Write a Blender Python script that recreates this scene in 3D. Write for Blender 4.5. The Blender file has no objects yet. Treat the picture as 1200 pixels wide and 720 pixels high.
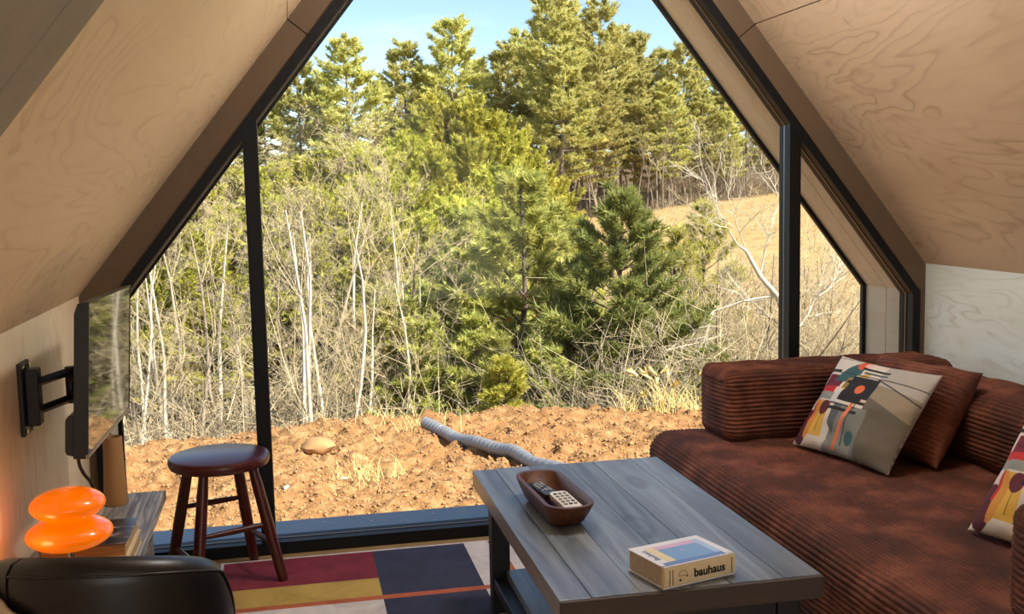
import bpy, bmesh, math, random
import numpy as np
from mathutils import Vector, Matrix, noise as mnoise

S = bpy.context.scene
COL = S.collection
PI = math.pi
random.seed(7)
RNG = np.random.default_rng(7)

# ------------------------------------------------------------------ camera
camd = bpy.data.cameras.new('camera'); cam = bpy.data.objects.new('camera', camd); COL.objects.link(cam)
r_ = Vector((0.9786734, -0.2043035, -0.0214109)); d_ = Vector((-0.0431707, -0.1026526, -0.9937800)); f_ = Vector((0.2008349, 0.9735104, -0.1092837))
cm = Matrix.Identity(4)
for i in range(3):
    cm[i][0] = r_[i]; cm[i][1] = -d_[i]; cm[i][2] = -f_[i]
cm.translation = (0, 0, 1.30)
cam.matrix_world = cm
camd.sensor_width = 36; camd.lens = 36 * 1252.1 / 1200; camd.clip_start = 0.05; camd.clip_end = 2000
S.camera = cam

# ------------------------------------------------------------------ world, sun, lamps, exposure
SUN_DIR = Vector((0.56, -0.50, 0.66)).normalized()       # towards the sun
w = bpy.data.worlds.new('sky'); S.world = w; w.use_nodes = True
wn = w.node_tree.nodes; wl = w.node_tree.links; wn.clear()
wo = wn.new('ShaderNodeOutputWorld'); bg = wn.new('ShaderNodeBackground')
sky = wn.new('ShaderNodeTexSky'); sky.sky_type = 'NISHITA'; sky.sun_disc = False
sky.sun_elevation = math.asin(SUN_DIR.z); sky.sun_rotation = math.atan2(SUN_DIR.x, SUN_DIR.y)
sky.air_density = 0.9; sky.dust_density = 0.15; sky.ozone_density = 1.4; sky.altitude = 600
tc = wn.new('ShaderNodeTexCoord'); mp = wn.new('ShaderNodeMapping'); mp.inputs['Scale'].default_value = (1.2, 1.2, 5.0)
nz = wn.new('ShaderNodeTexNoise'); nz.inputs['Scale'].default_value = 2.3; nz.inputs['Detail'].default_value = 6; nz.inputs['Roughness'].default_value = .6
cr = wn.new('ShaderNodeValToRGB'); cr.color_ramp.elements[0].position = .50; cr.color_ramp.elements[1].position = .85
cr.color_ramp.elements[0].color = (0, 0, 0, 1); cr.color_ramp.elements[1].color = (.6, .6, .6, 1)
mx = wn.new('ShaderNodeMix'); mx.data_type = 'RGBA'
mx.inputs['B'].default_value = (6.6, 6.8, 7.0, 1)
wl.new(tc.outputs['Generated'], mp.inputs['Vector']); wl.new(mp.outputs['Vector'], nz.inputs['Vector'])
wl.new(nz.outputs['Fac'], cr.inputs['Fac']); wl.new(cr.outputs['Color'], mx.inputs['Factor'])
wl.new(sky.outputs['Color'], mx.inputs['A']); wl.new(mx.outputs['Result'], bg.inputs['Color'])
bg.inputs['Strength'].default_value = 0.17
wl.new(bg.outputs['Background'], wo.inputs['Surface'])

def lamp(name, kind, energy, color, loc, look=None, **kw):
    l = bpy.data.lights.new(name, kind); l.energy = energy; l.color = color
    for k, v in kw.items(): setattr(l, k, v)
    o = bpy.data.objects.new(name, l); COL.objects.link(o); o.location = loc
    if look is not None: o.rotation_euler = Vector(look).to_track_quat('-Z', 'Y').to_euler()
    return o
lamp('sun', 'SUN', 9.6, (1, .95, .86), (20, -20, 30), -SUN_DIR, angle=.009)
# added fixtureless fill lamps that brighten the room: rear panel and point near apex
lamp('rear_fill_light', 'AREA', 30, (.95, .98, 1), (.894, -2.5, 1.2), (0, 1, .1), shape='RECTANGLE', size=2.8, size_y=1.9)
lamp('apex_fill_light', 'POINT', 35, (.94, .98, 1), (1.02, 2.9, 2.36), shadow_soft_size=.09)

S.view_settings.view_transform = 'Standard'; S.view_settings.look = 'None'
S.view_settings.exposure = 0.45; S.view_settings.gamma = 1.0; S.view_settings.use_curve_mapping = False
S.cycles.max_bounces = 8; S.cycles.diffuse_bounces = 4; S.cycles.glossy_bounces = 3; S.cycles.transparent_max_bounces = 10
S.cycles.caustics_reflective = False; S.cycles.caustics_refractive = False

# ------------------------------------------------------------------ materials
def srgb(r, g, b):
    f = lambda c: (c / 255 / 12.92) if c / 255 <= .04045 else ((c / 255 + .055) / 1.055) ** 2.4
    return (f(r), f(g), f(b), 1)

class NT:
    def __init__(s, name):
        s.m = bpy.data.materials.new(name); s.m.use_nodes = True
        s.t = s.m.node_tree; s.n = s.t.nodes; s.l = s.t.links
        s.b = s.n['Principled BSDF']; s.out = s.n['Material Output']
    def node(s, t, **kw):
        n = s.n.new(t)
        for k, v in kw.items():
            if k.startswith('i_'):
                key = k[2:].replace('_', ' ')
                n.inputs[key].default_value = v
            else: setattr(n, k, v)
        return n
    def link(s, a, b): s.l.new(a, b)
    def coords(s, scale=(1, 1, 1), rot=(0, 0, 0), src='Object', loc=(0, 0, 0)):
        t = s.node('ShaderNodeTexCoord'); m = s.node('ShaderNodeMapping')
        m.inputs['Scale'].default_value = scale; m.inputs['Rotation'].default_value = rot; m.inputs['Location'].default_value = loc
        s.link(t.outputs[src], m.inputs['Vector']); return m.outputs['Vector']
    def noise(s, vec, scale, detail=4, rough=.55, dist=0):
        n = s.node('ShaderNodeTexNoise'); n.inputs['Scale'].default_value = scale; n.inputs['Detail'].default_value = detail
        n.inputs['Roughness'].default_value = rough; n.inputs['Distortion'].default_value = dist
        s.link(vec, n.inputs['Vector']); return n.outputs['Fac']
    def ramp(s, fac, stops):
        n = s.node('ShaderNodeValToRGB'); e = n.color_ramp.elements
        while len(e) < len(stops): e.new(.5)
        for el, (p, c) in zip(e, stops): el.position = p; el.color = c if len(c) == 4 else (*c, 1)
        s.link(fac, n.inputs['Fac']); return n.outputs['Color']
    def mix(s, fac, a, b, mode='MIX'):
        n = s.node('ShaderNodeMix'); n.data_type = 'RGBA'; n.blend_type = mode
        for v, k in ((fac, 'Factor'), (a, 'A'), (b, 'B')):
            if isinstance(v, (int, float, tuple)): n.inputs[k].default_value = v
            else: s.link(v, n.inputs[k])
        return n.outputs['Result']
    def math(s, op, a, b=0.0):
        n = s.node('ShaderNodeMath'); n.operation = op
        for i, v in enumerate((a, b)):
            if isinstance(v, (int, float)): n.inputs[i].default_value = v
            else: s.link(v, n.inputs[i])
        return n.outputs[0]
    def bump(s, h, strength=.3, dist=.01):
        n = s.node('ShaderNodeBump'); n.inputs['Strength'].default_value = strength; n.inputs['Distance'].default_value = dist
        s.link(h, n.inputs['Height']); s.link(n.outputs['Normal'], s.b.inputs['Normal'])
    def base(s, c):
        if isinstance(c, tuple): s.b.inputs['Base Color'].default_value = c
        else: s.link(c, s.b.inputs['Base Color'])
    def set(s, **kw):
        for k, v in kw.items(): s.b.inputs[k.replace('_', ' ')].default_value = v

def plain(name, c, rough=.5, metal=0, var=.12, scale=14, **kw):
    m = NT(name); v = m.coords()
    f = m.noise(v, scale, 3)
    m.base(m.mix(f, tuple(x * (1 - var) for x in c[:3]) + (1,), tuple(min(1, x * (1 + var)) for x in c[:3]) + (1,)))
    m.set(Roughness=rough, Metallic=metal)
    for k, v_ in kw.items(): m.b.inputs[k].default_value = v_
    return m.m

def plywood(name, light, dark, rot=(0, 0, 0), scale=(2.1, .62, 2.1), lines=22, rough=.5):
    m = NT(name); v = m.coords(scale, rot)
    n1 = m.noise(v, 1.05, 3.5, .52, .5)
    fr = m.math('FRACT', m.math('MULTIPLY', n1, lines))
    n2 = m.noise(m.coords((60, 1.6, 60), rot), 2.0, 3)
    line = m.ramp(fr, [(0, (1, 1, 1)), (.12, (.12, .12, .12)), (.4, (0, 0, 0)), (.80, (.22, .22, .22)), (1, (1, 1, 1))])
    line2 = m.math('MULTIPLY', line, m.ramp(m.noise(v, 2.4, 2), [(.36, (.08, .08, .08)), (.66, (1, 1, 1))]))
    c = m.mix(m.math('MULTIPLY', line2, .6), light, dark)
    c = m.mix(m.math('MULTIPLY', n2, .22), c, dark)
    blotch = m.ramp(m.noise(v, 1.6, 4, .6), [(.35, (0, 0, 0)), (.75, (1, 1, 1))])
    c = m.mix(m.math('MULTIPLY', blotch, .25), c, dark)
    knot = m.ramp(m.noise(m.coords((5, 14, 5), rot), 1.0, 1), [(.78, (0, 0, 0)), (.83, (1, 1, 1))])
    c = m.mix(m.math('MULTIPLY', knot, .5), c, tuple(x * .5 for x in dark[:3]) + (1,))
    m.base(c); m.set(Roughness=rough); m.bump(n2, .05, .002); return m.m

def woodgrain(name, a, b, axis='Y', rough=.55, scale=1.0, contrast=1.0, knots=False, bumps=.25, src='Object', perpiece=.25):
    m = NT(name)
    st = {'X': (1.2, 22, 22), 'Y': (22, 1.2, 22), 'Z': (22, 22, 1.2)}[axis]
    info = m.node('ShaderNodeObjectInfo')
    tcn = m.node('ShaderNodeTexCoord'); ad = m.node('ShaderNodeVectorMath'); ad.operation = 'ADD'
    sc = m.node('ShaderNodeVectorMath'); sc.operation = 'SCALE'; sc.inputs[0].default_value = (7.3, 3.1, 5.7)
    m.link(info.outputs['Random'], sc.inputs['Scale']); m.link(tcn.outputs[src], ad.inputs[0]); m.link(sc.outputs[0], ad.inputs[1])
    mpn = m.node('ShaderNodeMapping'); mpn.inputs['Scale'].default_value = tuple(x * scale for x in st); m.link(ad.outputs[0], mpn.inputs['Vector'])
    g = m.noise(mpn.outputs[0], 1.6, 7, .62, 1.4)
    fac = m.ramp(g, [(.5 - .26 / contrast, (0, 0, 0)), (.5 + .26 / contrast, (1, 1, 1))])
    c = m.mix(fac, a, b)
    big = m.noise(ad.outputs[0], 2.6 * scale, 3)
    c = m.mix(m.math('MULTIPLY', m.ramp(big, [(.4, (0, 0, 0)), (.7, (1, 1, 1))]), .35), c, tuple(x * .55 for x in a[:3]) + (1,))
    c = m.mix(m.math('MULTIPLY', info.outputs['Random'], perpiece), c, tuple(x * .6 for x in a[:3]) + (1,))
    if knots:
        st2 = {'X': (3, 8, 8), 'Y': (8, 3, 8), 'Z': (8, 8, 3)}[axis]
        mk = m.node('ShaderNodeMapping'); mk.inputs['Scale'].default_value = st2; m.link(ad.outputs[0], mk.inputs['Vector'])
        vo = m.node('ShaderNodeTexVoronoi'); vo.inputs['Scale'].default_value = .7; m.link(mk.outputs[0], vo.inputs['Vector'])
        k = m.ramp(vo.outputs['Distance'], [(.05, (1, 1, 1)), (.14, (.1, .1, .1)), (.2, (.7, .7, .7)), (.26, (0, 0, 0))])
        c = m.mix(m.math('MULTIPLY', k, .75), c, tuple(x * .25 for x in a[:3]) + (1,))
    m.base(c); m.set(Roughness=rough); m.bump(g, bumps, .004); return m.m

MT = {}
MT['ply_left'] = plywood('plywood_left', srgb(238, 216, 178), srgb(198, 162, 118), (0, math.radians(-52), 0))
MT['ply_right'] = plywood('plywood_right', srgb(236, 212, 182), srgb(172, 134, 100), (0, math.radians(52), 0))
MT['ply_white'] = plywood('plywood_pale', srgb(234, 242, 238), srgb(186, 180, 158), (0, 0, 0), (2.6, 1.0, 2.6), lines=26)
MT['ply_knee'] = plywood('plywood_knee', srgb(246, 228, 196), srgb(212, 182, 140), (0, 0, 0), (1.4, 2.0, .8))
MT['trim'] = plywood('trim_plywood', srgb(104, 82, 60), srgb(84, 64, 46), (0, 0, 0), (.6, .6, .6), lines=12, rough=.75)
MT['rib'] = plain('rib_paint', srgb(150, 140, 122), .7)
MT['dark'] = plain('dark_gap', (.02, .015, .01, 1), .9)
MT['black_alu'] = plain('black_aluminium', (.004, .004, .005, 1), .5, 0, .2, 30, **{'Specular IOR Level': .25})
MT['bronze'] = plain('bronze_strip', srgb(92, 74, 62), .35, .5)
MT['alu_grey'] = plain('grey_sill_metal', srgb(96, 104, 114), .3, .35, .1, 6)
MT['soffit'] = woodgrain('soffit_timber', srgb(252, 236, 204), srgb(236, 208, 164), 'Y', .7, .6, .8, perpiece=.05)
MT['soffit_roof'] = woodgrain('soffit_timber_slope', srgb(252, 236, 204), srgb(236, 208, 164), 'X', .7, .5, .8, perpiece=.05)
MT['floor'] = woodgrain('floor_planks', srgb(190, 164, 124), srgb(150, 122, 84), 'X', .5, .5)
MT['table'] = woodgrain('weathered_grey_wood', srgb(70, 76, 86), srgb(158, 168, 180), 'Y', .32, .45, 1.3, True, .35, perpiece=.18)
MT['table_x'] = woodgrain('weathered_grey_wood_cross', srgb(72, 70, 70), srgb(128, 124, 120), 'X', .42, .8, 1.2, False, .35)
MT['table_edge'] = woodgrain('table_edge_wood', srgb(58, 46, 38), srgb(80, 66, 54), 'X', .6, .8)
MT['steel'] = plain('black_steel', (.008, .008, .009, 1), .45, .0, .2, 30)
MT['console'] = woodgrain('limed_grey_wood', srgb(104, 102, 102), srgb(214, 212, 210), 'Y', .5, .9, 2.2, False, .3)
MT['stool'] = woodgrain('stool_red_brown', srgb(60, 17, 13), srgb(92, 30, 22), 'Z', .32, .5, .8, perpiece=0)
MT['stool_seat'] = woodgrain('stool_seat_red_brown', srgb(62, 18, 16), srgb(98, 34, 28), 'X', .28, .5, .8, perpiece=0)
MT['bowl'] = woodgrain('walnut', srgb(70, 38, 24), srgb(108, 64, 42), 'Y', .42, .9, 1.0, perpiece=0)
MT['leather'] = plain('black_leather', (.007, .006, .006, 1), .36, 0, .3, 60)
MT['seam'] = plain('leather_seam', (.006, .005, .005, 1), .6)
MT['tv_black'] = plain('tv_black', (.006, .006, .006, 1), .4)
MT['tv_edge'] = plain('tv_edge_grey', srgb(150, 140, 128), .35, .6)
MT['vase'] = plain('tan_ceramic', srgb(176, 132, 84), .6, 0, .15, 8)
MT['chrome'] = plain('chrome', (.6, .58, .55, 1), .15, 1.0, .05)
MT['paper'] = woodgrain('page_edges', srgb(214, 186, 136), srgb(150, 112, 66), 'X', .8, 3.0, 1.4, False, .2, perpiece=0)
MT['page_white'] = woodgrain('page_block', srgb(206, 190, 170), srgb(170, 150, 128), 'X', .8, 4.0, 1.2, False, .15, perpiece=0)
MT['cream'] = plain('cream_cloth', srgb(224, 206, 168), .6)
MT['book_white'] = plain('cover_white', srgb(226, 226, 232), .3, 0, .03)
MT['c_blue'] = plain('cover_blue', srgb(120, 158, 206), .3, 0, .05)
MT['c_lblue'] = plain('cover_light_blue', srgb(168, 192, 226), .3, 0, .05)
MT['c_dblue'] = plain('cover_mid_blue', srgb(96, 128, 188), .3, 0, .05)
MT['c_yellow'] = plain('cover_yellow', srgb(226, 210, 160), .3, 0, .05)
MT['c_pink'] = plain('cover_pink', srgb(214, 176, 206), .3, 0, .05)
MT['ink'] = plain('ink', (.012, .012, .013, 1), .5)
MT['ink_blue'] = plain('ink_blue', srgb(70, 96, 160), .5)
MT['white_plastic'] = plain('white_plastic', srgb(222, 222, 218), .35, 0, .03)
MT['grey_plastic'] = plain('grey_button', srgb(120, 116, 110), .5)
MT['dark_plastic'] = plain('dark_plastic', srgb(34, 36, 38), .4)
MT['silver_button'] = plain('silver_button', srgb(170, 178, 182), .35)
MT['cable'] = plain('cable_black', (.01, .01, .01, 1), .5)
MT['beige'] = plain('beige_wool', srgb(206, 180, 156), .9)

def mat_glass():
    m = NT('window_glass'); m.n.remove(m.b)
    tr = m.node('ShaderNodeBsdfTransparent'); tr.inputs['Color'].default_value = (.97, .985, .975, 1)
    gl = m.node('ShaderNodeBsdfGlossy'); gl.inputs['Roughness'].default_value = 0.0
    fr = m.node('ShaderNodeFresnel'); fr.inputs['IOR'].default_value = 1.25
    mixs = m.node('ShaderNodeMixShader')
    m.link(fr.outputs[0], mixs.inputs[0]); m.link(tr.outputs[0], mixs.inputs[1]); m.link(gl.outputs[0], mixs.inputs[2])
    m.link(mixs.outputs[0], m.out.inputs['Surface']); return m.m
MT['glass'] = mat_glass()

def mat_screen():
    m = NT('tv_screen'); m.base((.004, .004, .005, 1)); m.set(Roughness=.03)
    m.b.inputs['Specular IOR Level'].default_value = 1.0; m.b.inputs['IOR'].default_value = 1.9
    return m.m
MT['screen'] = mat_screen()

def mat_cord():
    m = NT('rust_corduroy'); v = m.coords()
    big = m.noise(v, 6, 4, .65)
    fine = m.noise(v, 150, 3, .6)
    c = m.ramp(big, [(.34, srgb(54, 25, 17)), (.47, srgb(82, 41, 28)), (.54, srgb(106, 57, 39)), (.68, srgb(142, 84, 62))])
    c = m.mix(m.math('MULTIPLY', fine, .45), c, srgb(70, 26, 12))
    m.base(c); m.set(Roughness=.85)
    m.b.inputs['Sheen Weight'].default_value = .22; m.b.inputs['Sheen Roughness'].default_value = .45
    m.b.inputs['Sheen Tint'].default_value = srgb(225, 150, 105)
    m.bump(fine, .5, .004); return m.m
MT['cord'] = mat_cord()

def mat_lampglass():
    m = NT('orange_glass'); m.base((.80, .10, .0, 1)); m.set(Roughness=.15)
    m.b.inputs['Coat Weight'].default_value = .5; m.b.inputs['Coat Roughness'].default_value = .08
    m.b.inputs['Emission Color'].default_value = (1.0, .19, .0, 1); m.b.inputs['Emission Strength'].default_value = .45
    return m.m
MT['lamp'] = mat_lampglass()

def mat_photo():
    m = NT('book_cover_photo'); v = m.coords((7, 14, 4))
    n = m.noise(v, 1.6, 3, .5, .6)
    m.base(m.ramp(n, [(.38, (.01, .01, .012)), (.5, (.05, .05, .055)), (.58, (.12, .09, .08)), (.68, (.55, .52, .5))])); m.set(Roughness=.2); return m.m
MT['photo'] = mat_photo()

def rugmat(name, c):
    m = NT(name); v = m.coords()
    f = m.noise(v, 7, 5, .65, .8); g = m.noise(v, 240, 2)
    c2 = m.mix(m.ramp(f, [(.35, (0, 0, 0)), (.7, (1, 1, 1))]), c, tuple(min(1, x * 1.5 + .012) for x in c[:3]) + (1,))
    m.base(m.mix(m.math('MULTIPLY', g, .35), c2, tuple(x * .5 for x in c[:3]) + (1,))); m.set(Roughness=.95); m.bump(m.math('ADD', f, g), .6, .006); return m.m
MT['rug_red'] = rugmat('rug_red', srgb(122, 28, 44)); MT['rug_yel'] = rugmat('rug_ochre', srgb(182, 154, 74)); MT['rug_or'] = rugmat('rug_orange', srgb(178, 92, 54))
MT['rug_wh'] = rugmat('rug_white', srgb(206, 200, 198)); MT['rug_nv'] = rugmat('rug_navy', srgb(44, 48, 72))

def mat_print():
    m = NT('abstract_print'); a = m.node('ShaderNodeVertexColor'); a.layer_name = 'print'
    w_ = m.noise(m.coords(), 700, 2)
    m.base(m.mix(m.math('MULTIPLY', w_, .15), a.outputs['Color'], (.05, .05, .05, 1))); m.set(Roughness=.85); return m.m
MT['print'] = mat_print()

def mat_ground():
    m = NT('ground'); v = m.coords()
    geo = m.node('ShaderNodeNewGeometry'); sep = m.node('ShaderNodeSeparateXYZ'); m.link(geo.outputs['Position'], sep.inputs[0])
    n1 = m.noise(v, .6, 5, .6); n2 = m.noise(v, 9, 5, .7); n3 = m.noise(v, 40, 4, .7)
    dirt = m.ramp(n2, [(.3, srgb(116, 82, 50)), (.5, srgb(162, 122, 78)), (.72, srgb(194, 160, 112))])
    dirt = m.mix(m.math('MULTIPLY', m.ramp(n1, [(.4, (0, 0, 0)), (.7, (1, 1, 1))]), .6), dirt, srgb(164, 112, 68))
    dirt = m.mix(m.math('MULTIPLY', n3, .35), dirt, srgb(104, 68, 42))
    litter = m.ramp(n2, [(.3, srgb(58, 48, 34)), (.55, srgb(104, 86, 62)), (.75, srgb(138, 116, 86))])
    hay = m.ramp(m.noise(m.coords((.35, 1.0, 1)), 1.1, 6, .7), [(.3, srgb(156, 120, 80)), (.5, srgb(174, 144, 94)), (.72, srgb(192, 164, 112))])
    fy = m.ramp(m.math('MULTIPLY', sep.outputs['Y'], .01), [(.10, (0, 0, 0)), (.108, (1, 1, 1))])
    c = m.mix(fy, dirt, litter)
    xx = m.math('SUBTRACT', sep.outputs['X'], m.math('MULTIPLY', sep.outputs['Y'], .215))
    fh = m.math('MULTIPLY', m.ramp(m.math('MULTIPLY', xx, .1), [(.0, (0, 0, 0)), (.2, (1, 1, 1))]), m.ramp(m.math('MULTIPLY', sep.outputs['Y'], .01), [(.17, (0, 0, 0)), (.24, (1, 1, 1)), (.95, (1, 1, 1)), (.985, (0, 0, 0))]))
    c = m.mix(fh, c, hay)
    m.base(c); m.set(Roughness=.95); m.b.inputs['Specular IOR Level'].default_value = .1
    m.bump(m.math('ADD', n2, n3), .7, .03); return m.m
MT['ground'] = mat_ground()
MT['clod'] = plain('dirt_clod', srgb(164, 122, 78), .95, 0, .35, 3)
MT['stone'] = plain('pale_stone', srgb(224, 204, 168), .9, 0, .2, 20)
MT['straw'] = plain('dry_straw', srgb(222, 200, 130), .8, 0, .2, 3)
MT['pipe'] = plain('silver_pipe', srgb(128, 128, 130), .5, .25, .1, 6)

def leafmat(name, c1, c2, c3, sc=1.3, trans=.35):
    m = NT(name); info = m.node('ShaderNodeObjectInfo'); v = m.coords()
    n = m.noise(v, sc, 3, .7); n2 = m.noise(v, sc * 9, 2)
    c = m.ramp(m.math('ADD', m.math('MULTIPLY', n, .6), m.math('MULTIPLY', n2, .4)), [(.32, c1), (.5, c2), (.68, c3)])
    h = m.node('ShaderNodeHueSaturation'); m.link(c, h.inputs['Color'])
    m.link(m.math('ADD', m.math('MULTIPLY', info.outputs['Random'], .02), .492), h.inputs['Hue'])
    m.link(m.math('ADD', m.math('MULTIPLY', info.outputs['Random'], .25), .86), h.inputs['Value'])
    m.base(h.outputs['Color']); m.set(Roughness=.6); m.b.inputs['Specular IOR Level'].default_value = .25
    tl = m.node('ShaderNodeBsdfTranslucent'); m.link(h.outputs['Color'], tl.inputs['Color'])
    ms = m.node('ShaderNodeMixShader'); ms.inputs[0].default_value = trans
    m.link(m.b.outputs[0], ms.inputs[1]); m.link(tl.outputs[0], ms.inputs[2]); m.link(ms.outputs[0], m.out.inputs['Surface'])
    return m.m
MT['needle_far'] = leafmat('needles_far', srgb(166, 168, 100), srgb(204, 198, 122), srgb(232, 220, 146), .5, .5)  # paler than the nearer needles: distance haze put into the colour
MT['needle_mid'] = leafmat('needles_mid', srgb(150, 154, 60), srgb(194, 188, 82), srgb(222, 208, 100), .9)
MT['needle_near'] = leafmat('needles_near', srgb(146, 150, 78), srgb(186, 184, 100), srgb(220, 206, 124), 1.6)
MT['needle_dark'] = leafmat('needles_dark', srgb(112, 120, 62), srgb(144, 148, 80), srgb(192, 186, 106), 1.6)
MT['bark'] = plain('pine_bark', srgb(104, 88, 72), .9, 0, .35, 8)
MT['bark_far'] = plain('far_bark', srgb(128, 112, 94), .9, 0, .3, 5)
MT['bark_pale'] = plain('pale_bark', srgb(206, 194, 170), .85, 0, .25, 12)
MT['bark_grey'] = plain('grey_bark', srgb(150, 134, 112), .85, 0, .3, 12)
MT['twig_tan'] = plain('tan_twigs', srgb(188, 168, 130), .85, 0, .25, 6)
MT['twig_grey'] = plain('grey_twigs', srgb(150, 136, 112), .85, 0, .25, 6)
MT['rust_leaf'] = leafmat('rust_leaves', srgb(110, 88, 66), srgb(138, 112, 84), srgb(160, 132, 100), 2)

MT['dead'] = leafmat('dead_needles', srgb(196, 120, 70), srgb(222, 140, 84), srgb(230, 160, 100), 2)

# ------------------------------------------------------------------ object helpers
def link(o, parent=None):
    COL.objects.link(o)
    if parent is not None: o.parent = parent
    return o
def tag(o, label=None, cat=None, group=None, kind=None):
    if label: o['label'] = label
    if cat: o['category'] = cat
    if group: o['group'] = group
    if kind: o['kind'] = kind
    return o
def thing(name, label, cat, loc=(0, 0, 0), rz=0, group=None):
    o = bpy.data.objects.new(name, None); o.empty_display_size = .1; link(o)
    o.location = loc; o.rotation_euler = (0, 0, rz); return tag(o, label, cat, group)
def obj(name, bm, mats, parent=None, smooth=False, bevel=0, seg=2, loc=None, angle=40):
    me = bpy.data.meshes.new(name)
    if isinstance(bm, bmesh.types.BMesh):
        bmesh.ops.recalc_face_normals(bm, faces=bm.faces); bm.to_mesh(me); bm.free()
    o = bpy.data.objects.new(name, me); link(o, parent)
    for m in (mats if isinstance(mats, (list, tuple)) else [mats]): me.materials.append(MT[m] if isinstance(m, str) else m)
    if smooth:
        for p in me.polygons: p.use_smooth = True
        if smooth == 'auto': me.set_sharp_from_angle(angle=math.radians(angle))
    if bevel:
        b = o.modifiers.new('bevel', 'BEVEL'); b.width = bevel; b.segments = seg; b.limit_method = 'ANGLE'
    if loc is not None: o.location = loc
    return o
def np_obj(name, V, F, mats, parent=None, smooth=False, kind=None, mi=None):
    V = np.asarray(V, dtype=np.float32); F = np.asarray(F, dtype=np.int32); k = F.shape[1]
    me = bpy.data.meshes.new(name)
    me.vertices.add(len(V)); me.vertices.foreach_set('co', V.ravel())
    me.loops.add(F.size); me.loops.foreach_set('vertex_index', F.ravel())
    me.polygons.add(len(F)); me.polygons.foreach_set('loop_start', np.arange(0, F.size, k, dtype=np.int32))
    if smooth: me.polygons.foreach_set('use_smooth', np.ones(len(F), dtype=bool))
    if mi is not None: me.polygons.foreach_set('material_index', np.asarray(mi, dtype=np.int32))
    me.update(calc_edges=True)
    for m in (mats if isinstance(mats, (list, tuple)) else [mats]): me.materials.append(MT[m])
    o = bpy.data.objects.new(name, me); link(o, parent)
    if kind: o['kind'] = kind
    return o
def box(bm, x0, x1, y0, y1, z0, z1, mi=0):
    v = [bm.verts.new(p) for p in ((x0, y0, z0), (x1, y0, z0), (x1, y1, z0), (x0, y1, z0), (x0, y0, z1), (x1, y0, z1), (x1, y1, z1), (x0, y1, z1))]
    for f in ((0, 3, 2, 1), (4, 5, 6, 7), (0, 1, 5, 4), (1, 2, 6, 5), (2, 3, 7, 6), (3, 0, 4, 7)):
        bm.faces.new([v[i] for i in f]).material_index = mi
def bxo(name, x0, x1, y0, y1, z0, z1, mat, parent=None, bevel=.003):
    bm = bmesh.new(); box(bm, x0, x1, y0, y1, z0, z1); return obj(name, bm, mat, parent, bevel=bevel)
def prism(bm, pts, axis_vec, mi=0):          # extrude a polygon (3-D points) along a vector
    a = [bm.verts.new(p) for p in pts]; b = [bm.verts.new(Vector(p) + Vector(axis_vec)) for p in pts]
    bm.faces.new(a).material_index = mi; bm.faces.new(b[::-1]).material_index = mi
    n = len(pts)
    for i in range(n): bm.faces.new((a[i], b[i], b[(i + 1) % n], a[(i + 1) % n])).material_index = mi
def tube(bm, pts, rad, n=10, cap=True, mi=0):
    pts = [Vector(p) for p in pts]; rings = []
    rad = rad if isinstance(rad, (list, tuple)) else [rad] * len(pts)
    up = Vector((0, 0, 1))
    for i, p in enumerate(pts):
        t = (pts[min(i + 1, len(pts) - 1)] - pts[max(i - 1, 0)]).normalized()
        u = t.cross(up if abs(t.z) < .95 else Vector((1, 0, 0))).normalized(); v = t.cross(u)
        rings.append([bm.verts.new(p + (u * math.cos(2 * PI * k / n) + v * math.sin(2 * PI * k / n)) * rad[i]) for k in range(n)])
    for a, b in zip(rings, rings[1:]):
        for k in range(n): bm.faces.new((a[k], a[(k + 1) % n], b[(k + 1) % n], b[k])).material_index = mi
    if cap: bm.faces.new(rings[0]); bm.faces.new(rings[-1][::-1])
def lathe(bm, prof, n=40, c=(0, 0, 0)):
    rings = []
    for r, z in prof:
        if r < 1e-5: rings.append([bm.verts.new((c[0], c[1], c[2] + z))])
        else: rings.append([bm.verts.new((c[0] + r * math.cos(2 * PI * k / n), c[1] + r * math.sin(2 * PI * k / n), c[2] + z)) for k in range(n)])
    for a, b in zip(rings, rings[1:]):
        for k in range(n):
            q = [a[k % len(a)], a[(k + 1) % len(a)], b[(k + 1) % len(b)], b[k % len(b)]]
            q = list(dict.fromkeys(q))
            if len(q) > 2: bm.faces.new(q)
def copy_tree(o, parent=None):
    c = o.copy(); COL.objects.link(c)
    if parent is not None: c.parent = parent
    for ch in o.children: copy_tree(ch, c)
    return c

# ------------------------------------------------------------------ room shell
CX = .894; XL, XR = -.716, 2.504; HW = 1.61; ZK = .969; K = 1.265; YF = 3.87; YB = -2.6
APEX = ZK + K * HW
def structure(o, label=None): o['kind'] = 'structure'; return o
structure(bxo('floor', XL - .1, XR + .1, YB, YF + .08, -.12, 0, 'floor', bevel=0))
structure(bxo('wall_left', XL - .1, XL, YB, YF + .1, 0, ZK + .02, 'ply_knee', bevel=0))
structure(bxo('wall_right', XR, XR + .1, YB, YF + .1, 0, ZK + .02, 'ply_white', bevel=0))
bm = bmesh.new(); prism(bm, [(XL - .1, YB, 0), (XR + .1, YB, 0), (XR + .1, YB, ZK), (CX, YB, APEX + .1), (XL - .1, YB, ZK)], (0, -.1, 0))
structure(obj('wall_rear', bm, 'ply_knee'))

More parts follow.
